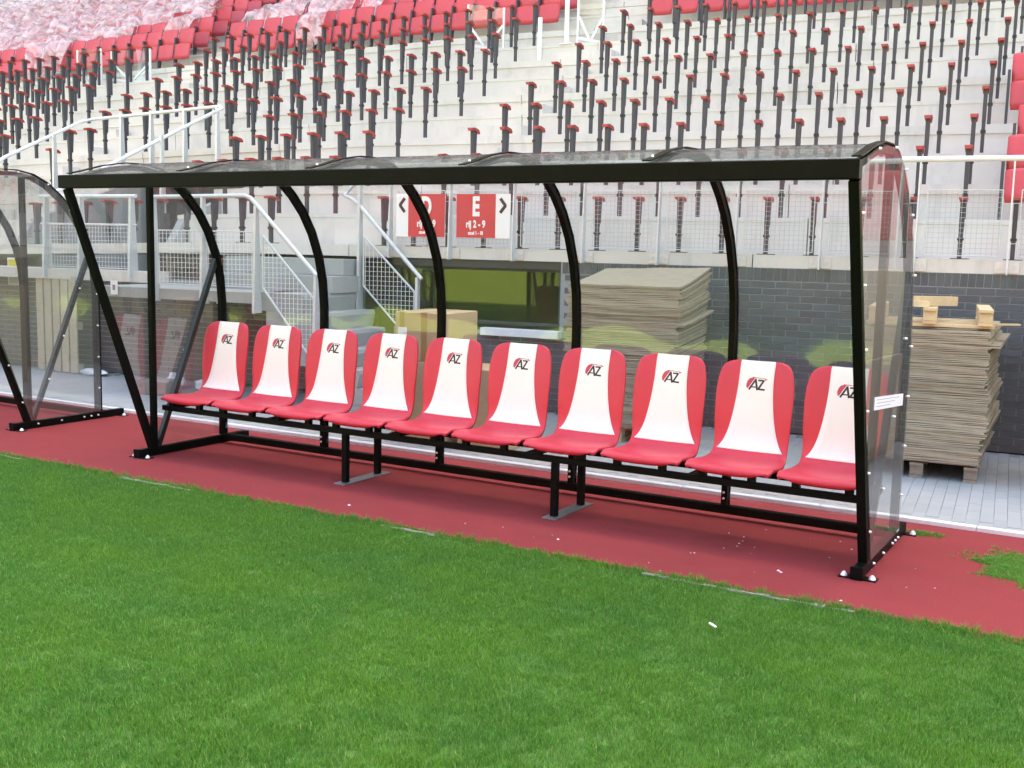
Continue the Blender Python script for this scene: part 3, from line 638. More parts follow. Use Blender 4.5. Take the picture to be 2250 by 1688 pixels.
# ================================================================== DUGOUTS
LX = 5.6; BP = 1.1355
ARCH = [(-.70, 2.172), (-.60, 2.195), (-.40, 2.250), (-.20, 2.284), (-.02, 2.288), (.14, 2.262), (.28, 2.198), (.42, 2.090), (.545, 1.962), (.648, 1.81), (.732, 1.62), (.780, 1.43), (.80, 1.22), (.80, .95), (.80, .65), (.80, .35), (.80, .07)]
def arch_mesh():
    b = MB(); wd, th = .040, .036; vs_ = []; n = len(ARCH)
    for i, (y, z) in enumerate(ARCH):
        a = ARCH[max(i - 1, 0)]; c = ARCH[min(i + 1, n - 1)]; d = Vector((c[0] - a[0], c[1] - a[1])).normalized(); nn = Vector((d.y, -d.x))  # inward
        q = Vector((y, z)) + nn * th
        vs_ += [(-wd / 2, y, z), (wd / 2, y, z), (wd / 2, q.x, q.y), (-wd / 2, q.x, q.y)]
    fs = [(0, 1, 2, 3), tuple(reversed([4 * (n - 1) + k for k in range(4)]))]
    for i in range(n - 1):
        for k in range(4):
            a = i * 4 + k; c = i * 4 + (k + 1) % 4; fs.append((a, a + 4, c + 4, c))
    b.add(vs_, fs); return b.mesh('arch_rib', 'black')
def cover_mesh():
    b = MB(); n = len(ARCH); vs_ = []
    for i, (y, z) in enumerate(ARCH):
        a = ARCH[max(i - 1, 0)]; c = ARCH[min(i + 1, n - 1)]; d = Vector((c[0] - a[0], c[1] - a[1])).normalized(); nn = Vector((-d.y, d.x))
        p0 = Vector((y, z)) + nn * .015; p1 = Vector((y, z)) + nn * .022
        vs_ += [(-.024, p0.x, p0.y), (.024, p0.x, p0.y), (.024, p1.x, p1.y), (-.024, p1.x, p1.y)]
    fs = [(0, 1, 2, 3), tuple(reversed([4 * (n - 1) + k for k in range(4)]))]
    for i in range(n - 1):
        for k in range(4):
            a = i * 4 + k; c = i * 4 + (k + 1) % 4; fs.append((a, c, c + 4, a + 4))
    b.add(vs_, fs); return b.mesh('cover_strip', 'black')
def pane_mesh(w_, tw=0.0, ln=0.0):
    b = MB(); sub = []
    for i in range(len(ARCH) - 1):
        for t in (0, .5): sub.append((ARCH[i][0] + (ARCH[i + 1][0] - ARCH[i][0]) * t, ARCH[i][1] + (ARCH[i + 1][1] - ARCH[i][1]) * t))
    sub.append((.80, .12)); sub = sub[:-1] if sub[-2][1] < .12 else sub
    n = len(sub); nx = 17; vs_ = []
    for s_ in (1, 0):
        for i, (y, z) in enumerate(sub):
            a = sub[max(i - 1, 0)]; c = sub[min(i + 1, n - 1)]; d = Vector((c[0] - a[0], c[1] - a[1])).normalized(); nn = Vector((-d.y, d.x))
            for j in range(nx):
                u = j / (nx - 1); bul = .006 * math.sin(math.pi * u) * math.sin(math.pi * i / (n - 1)); q = Vector((y, z)) + nn * (.003 + s_ * .005 + bul + (tw * math.sin(math.pi * u + .4) * math.sin(2.2 * z + tw * 90) + ln * math.sin(2 * math.pi * u + z * 2)) * min(1, 2 - z * .8) * math.sin(math.pi * u)); vs_.append((-w_ / 2 + w_ * u, q.x, q.y))
    fs = []; o = n * nx
    for s_ in (0, 1):
        for i in range(n - 1):
            for j in range(nx - 1):
                a = s_ * o + i * nx + j; f = (a, a + 1, a + nx + 1, a + nx); fs.append(f if s_ == 1 else tuple(reversed(f)))
    for j in range(nx - 1):
        fs.append((j, j + 1, j + 1 + o, j + o)); a = (n - 1) * nx + j; fs.append((a + 1, a, a + o, a + 1 + o))
    b.add(vs_, fs, True); return b.mesh('curved_pane', 'glass')
CVM = cover_mesh(); ARM = arch_mesh(); PNM = [pane_mesh(BP - .004, a, c) for a, c in ((.010, .004), (-.011, .006), (.012, -.006), (-.009, -.007), (.011, .008))]
boltm = MB().tube([(0, 0, 0), (0.012, 0, 0)], [.0085, .006], 8).mesh('bolt', 'bolt')
def anchor():
    b = MB(); b.tube([(0, 0, 0), (0, 0, .010), (0, 0, .022)], [.020, .016, .006], 7); return b.mesh('anchor_bolt', 'bolt')
ANM = anchor()
def dugout(label, loc, rz, bench=True):
    t = thing('dugout', label, 'dugout', loc, rz, 'team dugouts beside the pitch')
    b = MB(); b.bbox(-.04, LX + .03, -.770, -.700, 2.080, 2.174, .005); b.obj('front_beam', 'black', t)
    b = MB(); b.bbox(.024, LX - .024, .745, .80, .03, .085, .004); b.obj('rear_rail', 'black', t)
    xs = [0] + [BP * i - .0086 for i in range(1, 5)] + [LX]
    for x in xs: put('arch_rib', ARM, t, (x, 0, 0))
    for i in range(5): 
        a, c = xs[i], xs[i + 1]; o = put('curved_pane', PNM[i], t, ((a + c) / 2, 0, 0)); o.scale = ((c - a - .004) / (BP - .004), 1, 1)
    for x, s_ in ((0, -1), (LX, 1)):
        b = MB(); b.bar((x, .02, .05), (x, -.715, 2.079), .050, .050, (0, 1, 0)); b.obj('raking_strut', 'black', t)
        b = MB(); b.bbox(x - .022, x + .022, .012, .056, .06, 2.25, .003); b.obj('upright', 'black', t)
        b = MB(); b.bar((x, .06, .05), (x, .735, 1.60), .04, .04, (0, 1, 0)); b.obj('brace', 'black2', t)
        b = MB(); b.bbox(x - .027, x + .027, -.13, 1.08, .002, .066, .004); b.bbox(x - .034, x + .034, -.15, -.131, .001, .072, .003); b.obj('base_rail', 'black', t)
        b = MB(); b.box(x - .10, x + .10, -.135, -.06, .0, .006); b.box(x - .10, x + .10, 1.0, 1.07, 0, .006); b.obj('foot_plate', 'black', t)
        for dx in (-.075, .075):
            for y in (-.10, 1.035): put('anchor_bolt', ANM, t, (x + dx, y, .006))
        xo = x + s_ * .0285
        b = MB(); cs = []
        for y_, z_ in ARCH[:-1]: cs.append((x, y_, z_))
        poly = [(.03, .075), (-.735, 2.06)] + [(y, z - .0) for y, z in ARCH[1:-1]] + [(.80, .075)]
        b = MB(); b.prism(poly, 'x', min(xo, xo + s_ * .006), max(xo, xo + s_ * .006)); b.obj('end_pane', 'glassend', t)
        xb = xo + s_ * .006
        bl = [(.02 - .74 * f, .05 + 2.02 * f) for f in (.10, .27, .44, .60, .76, .93)] + [(.06 + .675 * f, .05 + 1.55 * f) for f in (.25, .5, .78)] + [(.78, z) for z in (.3, .6, .9, 1.2)] + [ARCH[k] for k in (2, 4, 6, 8, 10)] + [(y, .04) for y in (.1, .35, .6, .68, .76)]
        for (y, z) in bl:
            o = put('bolt', boltm, t, (xb, y, z)); o.rotation_euler = (0, 0, math.pi if s_ < 0 else 0)
    for x in xs:
        put('cover_strip', CVM, t, (x, 0, 0))
    # rivets on ribs
    for x in xs[1:5]:
        o = put('bolt', boltm, t, (x, -.62, 2.215), (0, R(-90), 0))
    if bench:
        b = MB(); b.bbox(.02, LX - .02, .10, .14, .362, .402, .003); b.obj('bench_rail', 'black', t)
        b = MB(); b.bbox(.02, LX - .02, .46, .50, .362, .402, .003); b.obj('bench_rail', 'black', t)
        for x in xs[1:5]:
            b = MB(); b.box(x - .02, x + .02, .141, .459, .364, .40); b.box(x - .02, x + .02, .501, .758, .364, .40); b.obj('cross_bar', 'black', t)
            for z in (.13, .17): put('bolt', boltm, t, (x + .0, .756, z), (0, 0, R(-90)))
        for x in (0.03, LX - .03):
            b = MB(); b.box(x - .018, x + .018, .141, .459, .364, .40); b.obj('cross_bar', 'black', t)
        for x in (1.897, 3.619):
            for y in (.12, .50):
                b = MB(); b.bbox(x - .022, x + .022, y - .022, y + .022, .008, .3615, .003); b.obj('bench_leg', 'black', t)
            b = MB(); b.bbox(x - .05, x + .05, .045, .60, .001, .0085, .001); b.obj('floor_plate', 'plate', t)
        for i in range(10):
            cx = .275 + .5615 * i
            for dx in (-.15, .15):
                for ya in (.101, .461): MB().box(cx + dx - .022, cx + dx + .022, ya, ya + .038, .402, .447).obj('seat_bracket', 'black', t)
    return t
dg = dugout('long black-framed clear team dugout with ten red and white seats', (0, 0, 0), 0)
dg2 = dugout('empty black-framed dugout cut off by the left edge of the photo', (-7.44, .13, 0), R(0.6), bench=False)

# paper taped on the right end pane
pp = thing('taped_notice', 'white paper strip taped on the right end pane of the dugout', 'notice', (LX + .037, 0, 0))
b = MB(); b.add([(0.001, -.15, 1.00), (0.001, .30, .975), (0.004, .78, .885), (0.001, .78, .955), (.004, .30, 1.04), (0.001, -.15, 1.062)], [(0, 1, 4, 5), (1, 2, 3, 4)]); 
b = MB(); b.prism([(-.15, .925), (.62, .865), (.62, .935), (-.15, .995)], 'x', .0005, .0015); b.obj('sheet', 'paper', pp)
b = MB()
for k in range(3):
    z = .975 - k * .018; b.prism([(-.10, z - .0015), (.5 - .12 * k, z - .048 + .01 * k), (.5 - .12 * k, z - .045 + .01 * k), (-.10, z + .0015)], 'x', .0016, .002)
b.obj('printed_lines', 'paperink', pp)

# ================================================================== CHAIRS
PR = [(.095, .425), (.076, .440), (.072, .458), (.085, .474), (.125, .481), (.20, .477), (.29, .468), (.38, .464), (.44, .470), (.485, .490), (.520, .53), (.540, .60), (.552, .70), (.566, .82), (.584, .93), (.602, 1.01), (.612, 1.045), (.618, 1.062)]
HW = [.185, .215, .240, .256, .265, .268, .266, .258, .248, .240, .236, .238, .243, .247, .242, .222, .190, .140]
def spl(P_, t):
    n = len(P_) - 1; t = max(0, min(n - 1e-6, t)); i = int(t); f = t - i
    g = lambda k: P_[max(0, min(n, k))]
    def cr(a, b_, c, d): return .5 * (2 * b_ + (c - a) * f + (2 * a - 5 * b_ + 4 * c - d) * f * f + (3 * b_ - a - 3 * c + d) * f ** 3)
    if isinstance(P_[0], tuple): return tuple(cr(g(i - 1)[k], g(i)[k], g(i + 1)[k], g(i + 2)[k]) for k in range(2))
    return cr(g(i - 1), g(i), g(i + 1), g(i + 2))
NS = len(PR) - 1
def surf(x, t, off=0.0):
    """point on the chair shell: x metres across, t along the profile"""
    y, z = spl(PR, t); y2, z2 = spl(PR, min(NS, t + .05)); y1, z1 = spl(PR, max(0, t - .05)); d = Vector((y2 - y1, z2 - z1)).normalized()
    nn = Vector((-d.y, d.x)); hw = spl(HW, t); u = x / max(hw, .01)
    back = max(0, min(1, (t - 9) / 3)); seatf = max(0, 1 - max(0, (t - 8)) / 2)
    k = .030 * back * u * u * min(1, (NS - t) / 3 + .3) + .010 * seatf * u * u * (1 if t > 5 else t / 5) - .012 * (1 if t < 4 else 0) * abs(u) ** 3
    k += -.010 * max(0, (abs(u) - .86) / .14) ** 2
    return Vector((x, y, z)) + Vector((0, nn.x, nn.y)) * (k + off)
def chair_shell():
    b = MB(); nu, nv = 17, 61; vs_ = []
    for s_ in (0, 1):
        for j in range(nv):
            t = NS * j / (nv - 1); hw = spl(HW, t)
            for i in range(nu):
                a = -1 + 2 * i / (nu - 1); u = math.sin(a * math.pi / 2) ; vs_.append(surf(u * hw * (1 - .02 * s_), t, -.024 * s_))
    fs = []; o = nu * nv
    for s_ in (0, 1):
        for j in range(nv - 1):
            for i in range(nu - 1):
                a = s_ * o + j * nu + i; f = (a, a + 1, a + nu + 1, a + nu); fs.append(f if not s_ else tuple(reversed(f)))
    for i in range(nu - 1):
        fs.append((i + 1, i, i + o, i + 1 + o)); a = (nv - 1) * nu + i; fs.append((a, a + 1, a + 1 + o, a + o))
    for j in range(nv - 1):
        a = j * nu; fs.append((a, a + nu, a + nu + o, a + o)); a = j * nu + nu - 1; fs.append((a + nu, a, a + o, a + nu + o))
    b.add(vs_, fs, True); return b.mesh('shell', 'red')
def stripe_mesh():
    b = MB(); nu, nv = 9, 33; vs_ = []; t0 = 9.55
    for s_ in (0, 1):
        for j in range(nv):
            f = j / (nv - 1); t = t0 + (NS - t0) * f; wv = .110 + .100 * max(0, 1 - f / .62) ** 1.8
            wv = min(wv, spl(HW, t) - .004)
            if t > NS - .6: wv = min(wv, .108)
            for i in range(nu): vs_.append(surf((-1 + 2 * i / (nu - 1)) * wv, t, .0035 - .003 * s_))
    fs = []; o = nu * nv
    for j in range(nv - 1):
        for i in range(nu - 1):
            a = j * nu + i; fs.append((a, a + 1, a + nu + 1, a + nu))
    for i in range(nu - 1):
        fs.append((i + 1, i, i + o, i + 1 + o)); a = (nv - 1) * nu + i; fs.append((a, a + 1, a + 1 + o, a + o))
    for j in range(nv - 1):
        a = j * nu; fs.append((a, a + nu, a + nu + o, a + o)); a = j * nu + nu - 1; fs.append((a + nu, a, a + o, a + nu + o))
    b.add(vs_, fs, True); return b.mesh('back_stripe', 'white')
def t_of_z(z):
    lo, hi = 10.0, float(NS)
    for _ in range(30):
        m_ = (lo + hi) / 2
        if spl(PR, m_)[1] < z: lo = m_
        else: hi = m_
    return lo
def flat(polys, name, m, off=.0045):
    """polygons (x, z about the logo centre) printed on the back surface"""
    b = MB()
    for pl in polys:
        n = len(pl); top = [surf(x * .88, t_of_z(.922 + z * .88), off) for x, z in pl]; bot = [surf(x * .88, t_of_z(.922 + z * .88), off - .0012) for x, z in pl]
        fs = [tuple(range(n))] + [(i, i + n, (i + 1) % n + n, (i + 1) % n) for i in range(n)]
        b.add(top + bot, fs)
    return b.mesh(name, m)
def stroke(pts, wd):
    out = []
    for (x0, z0), (x1, z1) in zip(pts[:-1], pts[1:]):
        d = Vector((x1 - x0, z1 - z0)); L_ = d.length; d.normalize(); n_ = Vector((-d.y, d.x)) * wd / 2; e = d * wd * .35; k = 3
        A_ = [(x0 - e.x - n_.x, z0 - e.y - n_.y), (x1 + e.x - n_.x, z1 + e.y - n_.y), (x1 + e.x + n_.x, z1 + e.y + n_.y), (x0 - e.x + n_.x, z0 - e.y + n_.y)]
        out.append(A_)
    return out
ink = stroke([(-.046, -.038), (-.006, .030)], .013) + stroke([(-.006, .030), (.010, -.038)], .014) + stroke([(-.034, -.022), (.004, -.022)], .008) \
    + stroke([(.016, .026), (.052, .026)], .011) + stroke([(.052, .024), (.020, -.032)], .013) + stroke([(.018, -.035), (.062, -.037)], .012)
rd = [[(-.012, .041), (-.034, .042), (-.052, .034), (-.064, .016), (-.070, -.006), (-.068, -.026), (-.060, -.034), (-.052, -.026), (-.035, .004), (-.020, .028)]]
rd.append([(-.030, .042), (.066, .038), (.066, .041), (-.030, .047)]); rd.append([(.054, .041), (.082, .035), (.064, .026), (.058, .037)])
CH = (('shell', chair_shell()), ('back_stripe', stripe_mesh()))
LG = (('lettering', flat(ink, 'lettering', 'ink')), ('swoosh', flat(rd, 'swoosh', 'logored')))
POS = ["leftmost red and white dugout seat, beside the left end frame"] + ["red and white dugout seat, %s from the left end" % ORD[i + 1] for i in range(1, 9)] + ["rightmost red and white dugout seat, cut by the right front post"]
for i in range(10):
    t = thing('padded_chair', POS[i], 'seat', (.275 + .5615 * i, random.uniform(-.004, .004), 0.0), R(random.uniform(-.6, .6)), 'red and white padded seats in the dugout')
    for nm, me in CH:
        o = put(nm, me, t)
        if nm == 'back_stripe':
            for n2, m2 in LG: put(n2, m2, o)

# ================================================================== CARDBOARD AND PALLETS
def plank(label, p, q, w_, h_):
    t = sthing('loose_plank', label, 'plank', p, 'loose timber on the upturned pallet', bent=False); b = MB(); b.bar((0, 0, 0), (q[0] - p[0], q[1] - p[1], q[2] - p[2]), w_, h_); b.obj('timber', 'wood', t); return t
def carton(label, x, y, z, wd, dp, ht, flaps=False, tapes=True, rz=0.0, m='cardb'):
    t = sthing('cardboard_box', label, 'box', (x, y, z), 'cardboard boxes behind the dugout', bent=False); t.rotation_euler[2] += rz
    b = MB(); b.bbox(0, wd, 0, dp, 0.0, ht, .006); b.obj('carton', m, t)
    if tapes:
        b = MB(); b.box(wd * .09, wd * .19, -.0015, dp + .0015, ht * .0, ht + .0012); b.box(wd * .52, wd * .64, -.0015, dp + .0015, 0, ht + .0012); b.obj('tape', 'tape', t)
    if flaps:
        b = MB(); b.bar((0.0, .0, ht - .003), (-.16, -.05, ht + .06), .004, .3); b.bar((wd, .1, ht - .003), (wd + .14, .12, ht - .07), .004, .25); b.obj('flap', 'cardb', t)
    return t
def pallet(label, x, y, z, wd, dp, m, flip=False, group='wooden pallets', rz=0.0):
    t = sthing('pallet', label, 'pallet', (x, y, z), group, bent=False); t.rotation_euler[2] += rz
    s_ = (lambda a, c: (.144 - c, .144 - a)) if flip else (lambda a, c: (a, c))
    for k in range(5):
        yy = dp * (k + .5) / 5; z0, z1 = s_(.122, .144); b = MB(); b.box(0, wd, yy - .055, yy + .055, z0, z1 - .0005 * k); b.obj('board', m, t)
    for k in range(3):
        xx = wd * (.07 + .43 * k); z0, z1 = s_(.100, .1215); b = MB(); b.box(xx - .05, xx + .05, 0.002, dp - .002, z0, z1); b.obj('bearer', m, t)
        for j in range(3):
            yy = dp * (.08 + .42 * j); z0, z1 = s_(.022, .0995); b = MB(); b.bbox(xx - .049, xx + .049, yy - .06, yy + .06, z0, z1, .003); b.obj('block', m, t)
        z0, z1 = s_(0.0, .0215); b = MB(); b.box(xx - .05, xx + .05, 0, dp, z0, z1); b.obj('bottom_board', m, t)
    return t
def stack(label, x, y, z, wd, dp, h, tilt, seed, lean=0.0, bulge=0.0):
    rnd = random.Random(seed); t = sthing('cardboard_stack', label, 'cardboard stack', (x, y, z), 'stacks of flat cardboard', bent=False)
    zc = 0.0; dx = dy = 0.0; i = 0
    while zc < h:
        th = rnd.choice((.009, .011, .013, .016, .020)); f = zc / h
        if rnd.random() < .16: dx = rnd.uniform(-.014, .014); dy = rnd.uniform(-.012, .012)
        jx = dx + rnd.uniform(-.004, .004) + lean * f + bulge * math.sin(math.pi * min(1, f * 1.05)) * (1 + .3 * math.sin(i * .37)); jy = dy + rnd.uniform(-.005, .005); rz = rnd.uniform(-.008, .008); ex = rnd.uniform(-.01, .02) + (.07 if 66 < i % 80 < 69 else 0)
        b = MB(); n = 6; m_ = 4; top = []; bot = []
        tl = tilt * f * f
        for a in range(n + 1):
            for c in range(m_ + 1):
                u = a / n; v = c / m_; X = (u - .5) * wd; Y = v * dp; zz = tl * v ** 1.3 + tl * .25 * u * v + .003 * math.sin(u * 9 + i) - .006 * f * (1 if .2 < u < .35 else 0)
                top.append((X, Y, zz + th * .86)); bot.append((X, Y, zz))
        K = m_ + 1; fs = []; o = len(top)
        for a in range(n):
            for c in range(m_):
                q = a * K + c; fs.append((q, q + K, q + K + 1, q + 1)); fs.append((q + o, q + 1 + o, q + K + 1 + o, q + K + o))
            q = a * K; fs.append((q, q + o, q + K + o, q + K)); q = a * K + m_; fs.append((q, q + K, q + K + o, q + o))
        for c in range(m_):
            q = c; fs.append((q, q + 1, q + 1 + o, q + o)); q = n * K + c; fs.append((q, q + o, q + 1 + o, q + 1))
        b.add(top + bot, fs); o_ = b.obj('cardboard_sheet', 'card', t, (wd / 2 + jx + ex, jy, zc), (0, 0, rz)); zc += th; i += 1
    return t
pallet("yellow pine pallet beneath the tall cardboard stack behind the dugout", 2.52, 2.62, 0, 1.02, .95, 'wood', rz=.0)
stack("tall stack of flat cardboard sheets rising to the right, seen through the dugout", 2.50, 2.60, .145, 1.05, .98, 1.26, .13, 3, .03)
pallet("weathered grey pallet under the cardboard right of the dugout", 5.16, 2.34, 0, .92, 1.15, 'woodg')
stack("bulging stack of flat cardboard right of the dugout with a pallet on top", 5.13, 2.36, .145, .93, 1.25, 1.03, .02, 8, 0, .03).rotation_euler[2] -= R(3)
pallet("pale new pallet lying upside down on top of the right cardboard stack", 5.18, 2.30, 1.195, .93, 1.05, 'wood', True, rz=.05)
pallet("wooden pallet under the pale cartons mirrored in the end pane", 6.64, 2.2, 0, .92, 1.1, 'wood')
carton("pale carton mirrored in the end pane, lower of the two", 6.60, 2.2, .145, 1.1, 1.0, .75, m='cardl')
carton("pale carton mirrored in the end pane, upper of the two", 6.63, 2.22, .896, 1.05, .98, .72, m='cardl')
plank("pale plank lying askew across the middle of the upturned pallet", (5.50, 2.45, 1.385), (5.78, 2.95, 1.375), .075, .075)
plank("short timber offcut near the front of the upturned pallet", (5.52, 2.36, 1.365), (5.60, 2.44, 1.365), .09, .045)
plank("thin board sticking out to the right under the upturned pallet", (5.40, 2.60, 1.19), (6.28, 2.80, 1.215), .09, .012)
# upright pallet by the left wall
t = sthing('upright_pallet', 'pale wooden pallet standing on end against the wall, seen through the left dugout', 'pallet', (-4.92, 3.62, 0), bent=False); t.rotation_euler[2] += R(-4)
for k in range(5): MB().box(-.38 + k * .155, -.38 + k * .155 + .128, 0, .02, 0.01, 1.24).obj('board', 'woodp', t)
for z in (.02, .56, 1.10): MB().box(-.38, .368, .0205, .10, z, z + .10).obj('cross_board', 'woodp', t)

c1 = carton("large taped cardboard box on top of the pile behind the dugout", 1.30, 1.62, .725, .50, .62, .425)
b = MB(); b.box(.03, .12, -.0035, -.0017, .20, .29); b.obj('label', 'paper', c1)
carton("lower cardboard box under the large taped box", 1.28, 1.60, 0, .55, .62, .722, tapes=False)
carton("open brown cardboard box to the right of the box pile", 1.93, 1.62, 0, .48, .5, .69, flaps=True, tapes=False, rz=.05)
carton("small grey-brown carton on the paving behind the left end frame", -2.62, 2.62, 0, .36, .30, .16, tapes=False, rz=.1, m="cardg")
# rubble bags / white lumps
def lump(name, label, x, y, z, s, seed, m='paper'):
    rnd = random.Random(seed); b = MB(); nu, nv = 12, 7; vs_ = []
    for j in range(nv):
        ph = math.pi * j / (nv - 1)
        for i in range(nu):
            th = 2 * math.pi * i / nu; r = 1 + rnd.uniform(-.25, .25); vs_.append((s[0] * r * math.sin(ph) * math.cos(th), s[1] * r * math.sin(ph) * math.sin(th), max(0, s[2] * (1 + r * math.cos(ph)) * .5 * 2)))
    fs = [(j * nu + i, j * nu + (i + 1) % nu, (j + 1) * nu + (i + 1) % nu, (j + 1) * nu + i) for j in range(nv - 1) for i in range(nu)]
    b.add(vs_, [tuple(reversed(f)) for f in fs], False); o = b.obj(name, m); p = SP(x, y, z, False); o.location = p; return tag(o, label, 'bag', 'white plastic bags on the paving')
lump('plastic_bag', 'largest crumpled white plastic bag lying by the left end frame', -2.62, 3.2, 0, (.12, .10, .09), 1)
lump('plastic_bag', 'small white plastic bag on top beside the largest one', -2.75, 3.35, 0, (.11, .1, .07), 2)
lump('plastic_bag', 'white plastic bag right of the largest bag', -2.25, 3.3, 0, (.13, .10, .06), 3)
lump('plastic_bag', 'flat heap of clear plastic at the foot of the far wall', -4.3, 3.6, 0, (.22, .12, .04), 4)
# notice box with a yellow label at far left
t = sthing('meter_box', 'pale wall box with a yellow upper label behind the left dugout', 'meter box', (-6.03, 3.93, 1.08), bent=False)
MB().box(-.10, .10, 0, .035, 0, .36).obj('frame', 'kerb', t); MB().box(-.08, .085, -.004, .0, .22, .34).obj('label', 'yellow', t); MB().box(-.08, .085, -.004, 0, .01, .215).obj('cover', 'concrete2', t)
t = sthing('small_plate', 'small white number plate on the stair landing edge', 'plate', (-3.02, 2.70, 1.10), bent=False)
MB().box(-.05, .05, -.006, 0, .0, .16).obj('plate', 'signw', t); MB().box(-.02, .02, -.008, -.0061, .05, .11).obj('print', 'paperink', t)

# debris --------------------------------------------------------------
b = MB(); rnd = random.Random(5)
def fleck(x, y, s):
    a = rnd.uniform(0, 6.28); q = [(x + s * math.cos(a + k * 1.57) * rnd.uniform(.6, 1.2), y + s * math.sin(a + k * 1.57) * rnd.uniform(.4, 1), .002) for k in range(4)]
    b.add(q + [(x, y, .002 + s * .5)], [(0, 1, 4), (1, 2, 4), (2, 3, 4), (3, 0, 4)])
for k in range(24): fleck(rnd.gauss(5.1, .35), rnd.gauss(.1, .22), rnd.uniform(.003, .008))
for k in range(9): fleck(rnd.uniform(0, 5.4), rnd.uniform(-.6, -.1), rnd.uniform(.002, .007))
for x, y, s in ((2.35, -.40, .016), (3.9, -.35, .014), (5.2, -.22, .013), (5.22, -.24, .010), (5.62, -.55, .012)): fleck(x, y, s)
tag(b.obj('debris', 'paper'), kind='stuff')
o = MB().bbox(-.022, .022, -.005, .005, .022, .030, .002).obj('paper_scrap', 'paper', None, (5.228, -1.348, 0.01), (0, .2, R(-20))); tag(o, 'small white paper scrap lying in the grass', 'scrap')

# ================================================================== GRASS
def blade_patch(name, size, n, hmin, hmax, seed, sparse=False):
    rnd = random.Random(seed); v = []; f = []
    for _ in range(n):
        x = rnd.uniform(-size / 2, size / 2); y = rnd.uniform(-size / 2, size / 2)
        if sparse:
            r = abs(rnd.gauss(0, .33)); a = rnd.uniform(0, 6.28); x, y = r * size * math.cos(a), r * size * math.sin(a)
        h = rnd.uniform(hmin, hmax) * (1 if rnd.random() < .96 else 1.35); a = rnd.uniform(0, 6.283); ln = rnd.uniform(.1, .75) * h; wd = rnd.uniform(.0008, .0015)
        ca, sa = math.cos(a), math.sin(a); b_ = rnd.uniform(0, 6.283); px, py = math.cos(b_) * wd, math.sin(b_) * wd; o = len(v)
        v += [(x - px, y - py, 0), (x + px, y + py, 0), (x + ca * ln * .35 + px * .8, y + sa * ln * .35 + py * .8, h * .6), (x + ca * ln * .35 - px * .8, y + sa * ln * .35 - py * .8, h * .6), (x + ca * ln, y + sa * ln, h)]
        f += [(o, o + 1, o + 2, o + 3), (o + 3, o + 2, o + 4)]
    me = bpy.data.meshes.new(name); me.from_pydata(v, [], f); me.materials.append(M['grass']); me.update(); return me
def scatter(name, pts, sources, label=None):
    """one object whose points carry grass patches (geometry nodes instances)"""
    me = bpy.data.meshes.new(name); me.from_pydata([(x, y, z) for x, y, z, s, r in pts], [], [])
    ob = bpy.data.objects.new(name, me); COL.objects.link(ob)
    at = me.attributes.new('rot', 'FLOAT', 'POINT'); at.data.foreach_set('value', [p[4] for p in pts])
    at = me.attributes.new('scl', 'FLOAT', 'POINT'); at.data.foreach_set('value', [p[3] for p in pts])
    cl = bpy.data.collections.new(name + '_patches')
    for s_ in sources:
        so_ = bpy.data.objects.new(s_.name, s_); cl.objects.link(so_)
    ng = bpy.data.node_groups.new(name, 'GeometryNodeTree')
    ng.interface.new_socket('Geometry', in_out='INPUT', socket_type='NodeSocketGeometry'); ng.interface.new_socket('Geometry', in_out='OUTPUT', socket_type='NodeSocketGeometry')
    N = ng.nodes; L = ng.links; gi = N.new('NodeGroupInput'); go = N.new('NodeGroupOutput'); ip = N.new('GeometryNodeInstanceOnPoints'); ci = N.new('GeometryNodeCollectionInfo')
    ci.inputs[0].default_value = cl; ci.inputs['Separate Children'].default_value = True; ci.inputs['Reset Children'].default_value = True
    ip.inputs['Pick Instance'].default_value = True
    ar_ = N.new('GeometryNodeInputNamedAttribute'); ar_.data_type = 'FLOAT'; ar_.inputs[0].default_value = 'rot'
    as_ = N.new('GeometryNodeInputNamedAttribute'); as_.data_type = 'FLOAT'; as_.inputs[0].default_value = 'scl'
    cx = N.new('ShaderNodeCombineXYZ'); L.new(ar_.outputs[0], cx.inputs[2]); L.new(cx.outputs[0], ip.inputs['Rotation'])
    sx = N.new('ShaderNodeCombineXYZ'); sx.inputs[0].default_value = 1; sx.inputs[1].default_value = 1; L.new(as_.outputs[0], sx.inputs[2]); L.new(sx.outputs[0], ip.inputs['Scale'])
    L.new(gi.outputs[0], ip.inputs['Points']); L.new(ci.outputs[0], ip.inputs['Instance']); L.new(ip.outputs[0], go.inputs[0])
    md = ob.modifiers.new('scatter', 'NODES'); md.node_group = ng
    return tag(ob, kind='stuff')
srcs = [blade_patch('grass_patch', .30, 2500, .013, .026, s) for s in (1, 2, 3, 4, 5)]
pts = []; rnd = random.Random(11); st_ = .225
y = -0.80
j = 0
while y > -7.2:
    x = -5.0 + (j % 2) * .1
    while x < 10.0:
        pts.append((x + rnd.uniform(-.04, .04), y + (0 if j == 0 else rnd.uniform(-.04, .04)) + (rnd.uniform(-.012, .012)), -.004, rnd.uniform(.8, 1.2), rnd.choice((0, 1.5708, 3.1416, 4.7124)) + (rnd.uniform(-.05, .05) if j == 0 else rnd.uniform(-.7, .7)))); x += st_
    y -= st_; j += 1
scatter('grass', pts, srcs)
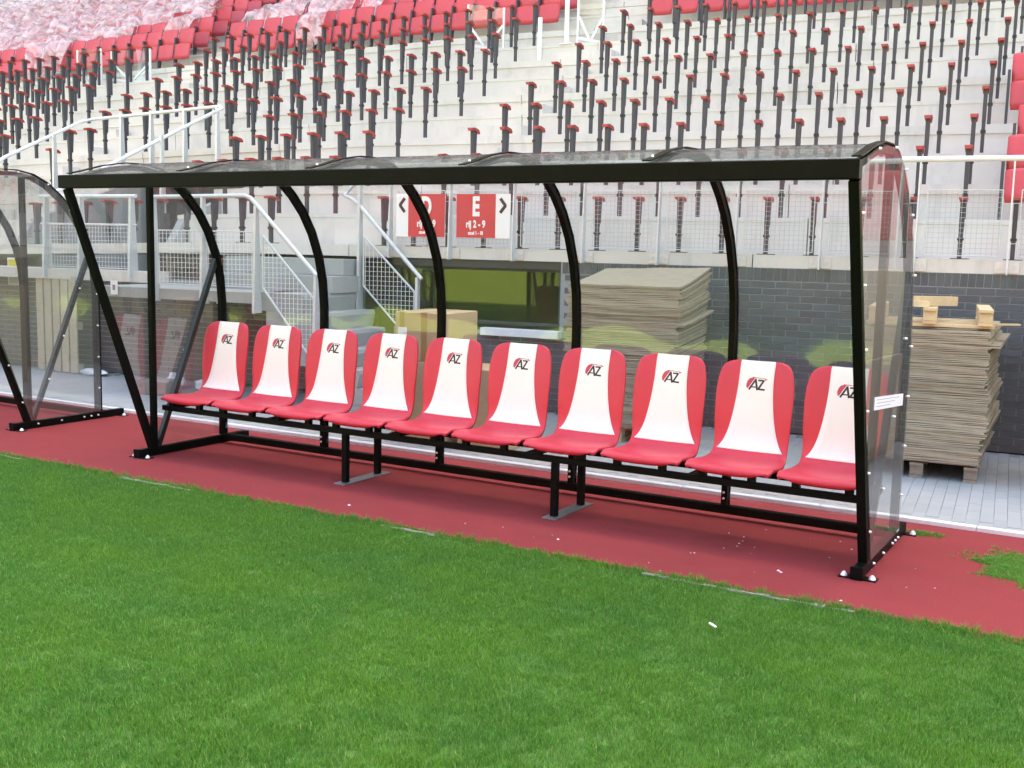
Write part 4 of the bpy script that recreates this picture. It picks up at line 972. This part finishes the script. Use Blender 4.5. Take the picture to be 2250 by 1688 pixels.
# ragged tufts along the edge and the patch growing on the track
tufts = [blade_patch('grass_tuft', .05, 26, .018, .045, 30 + s, True) for s in range(4)]
pts = []
for k in range(620):
    x = rnd.uniform(-5, 8.5); pts.append((x, -.685 + rnd.gauss(0, .016), 0, rnd.uniform(.5, 1.25), rnd.uniform(0, 6.28)))
scatter('edge_grass', pts, tufts)
pts = []
for k in range(2600):
    a = rnd.uniform(0, 6.28); edge = 1 + .22 * math.sin(3 * a + 1) + .12 * math.sin(7 * a) + .08 * math.sin(13 * a); r = math.sqrt(rnd.random()) * edge * (1 if rnd.random() < .85 else rnd.uniform(1, 1.35))
    pts.append((6.52 + .42 * r * math.cos(a), .60 + .27 * r * math.sin(a), 0, rnd.uniform(.15, .38), rnd.uniform(0, 6.28)))
for k in range(40): pts.append((5.72 + rnd.gauss(0, .07), 1.09 + rnd.gauss(0, .02), 0, rnd.uniform(.3, .6), rnd.uniform(0, 6.28)))
scatter('track_grass', pts, tufts)

# ================================================================== OUT OF FRAME: roof that shades the stand, far stand, added wall and stands that block sky
b = MB(); b.add([SP(x, y, z, False) for x, y, z in ((-75, 13.0, 26.0), (75, 13.0, 26.0), (75, 48, 28), (-75, 48, 28), (-75, 13.0, 26.7), (75, 13.0, 26.7), (75, 48, 28.7), (-75, 48, 28.7))], [(0, 3, 2, 1), (4, 5, 6, 7), (0, 1, 5, 4), (1, 2, 6, 5), (2, 3, 7, 6), (3, 0, 4, 7)])
ro = b.obj('stadium_roof', 'roof')
b = MB(); strip(b, [(28.0, 9.0), (28.0, 24.0), (28.5, 24.0), (28.5, 9.0)], -60, 40, 6); tag(b.obj('added_sky_wall', 'roof'), kind='structure'); tag(ro, kind='structure')  # unseen wall added to close off the bright sky behind the stand
b = MB()
for k in range(14):
    b.box(-62, 62, -72 - k * .85, -71.2 - k * .85 - .05, 0, 1.6 + k * .42)
b.box(-70, 70, -100, -84, 0, 7.3)
tag(b.obj('opposite_terrace', 'seat'), kind='structure')
b = MB(); b.box(-75, 75, -104, -86, 7.4, 22.0); b.box(-75, 75, -104, -66, 22.1, 23.5)
for sx in (-1, 1):
    x0, x1 = sorted((sx * 63, sx * 80)); b.box(x0, x1, -66, 60, 0, 9 if sx < 0 else 9); x0, x1 = sorted((sx * 70, sx * 82)); b.box(x0, x1, -66, 60, 9.1, 22)
tag(b.obj('added_stands', 'roof'), kind='structure')  # unseen stand blocks added to cut low sky light
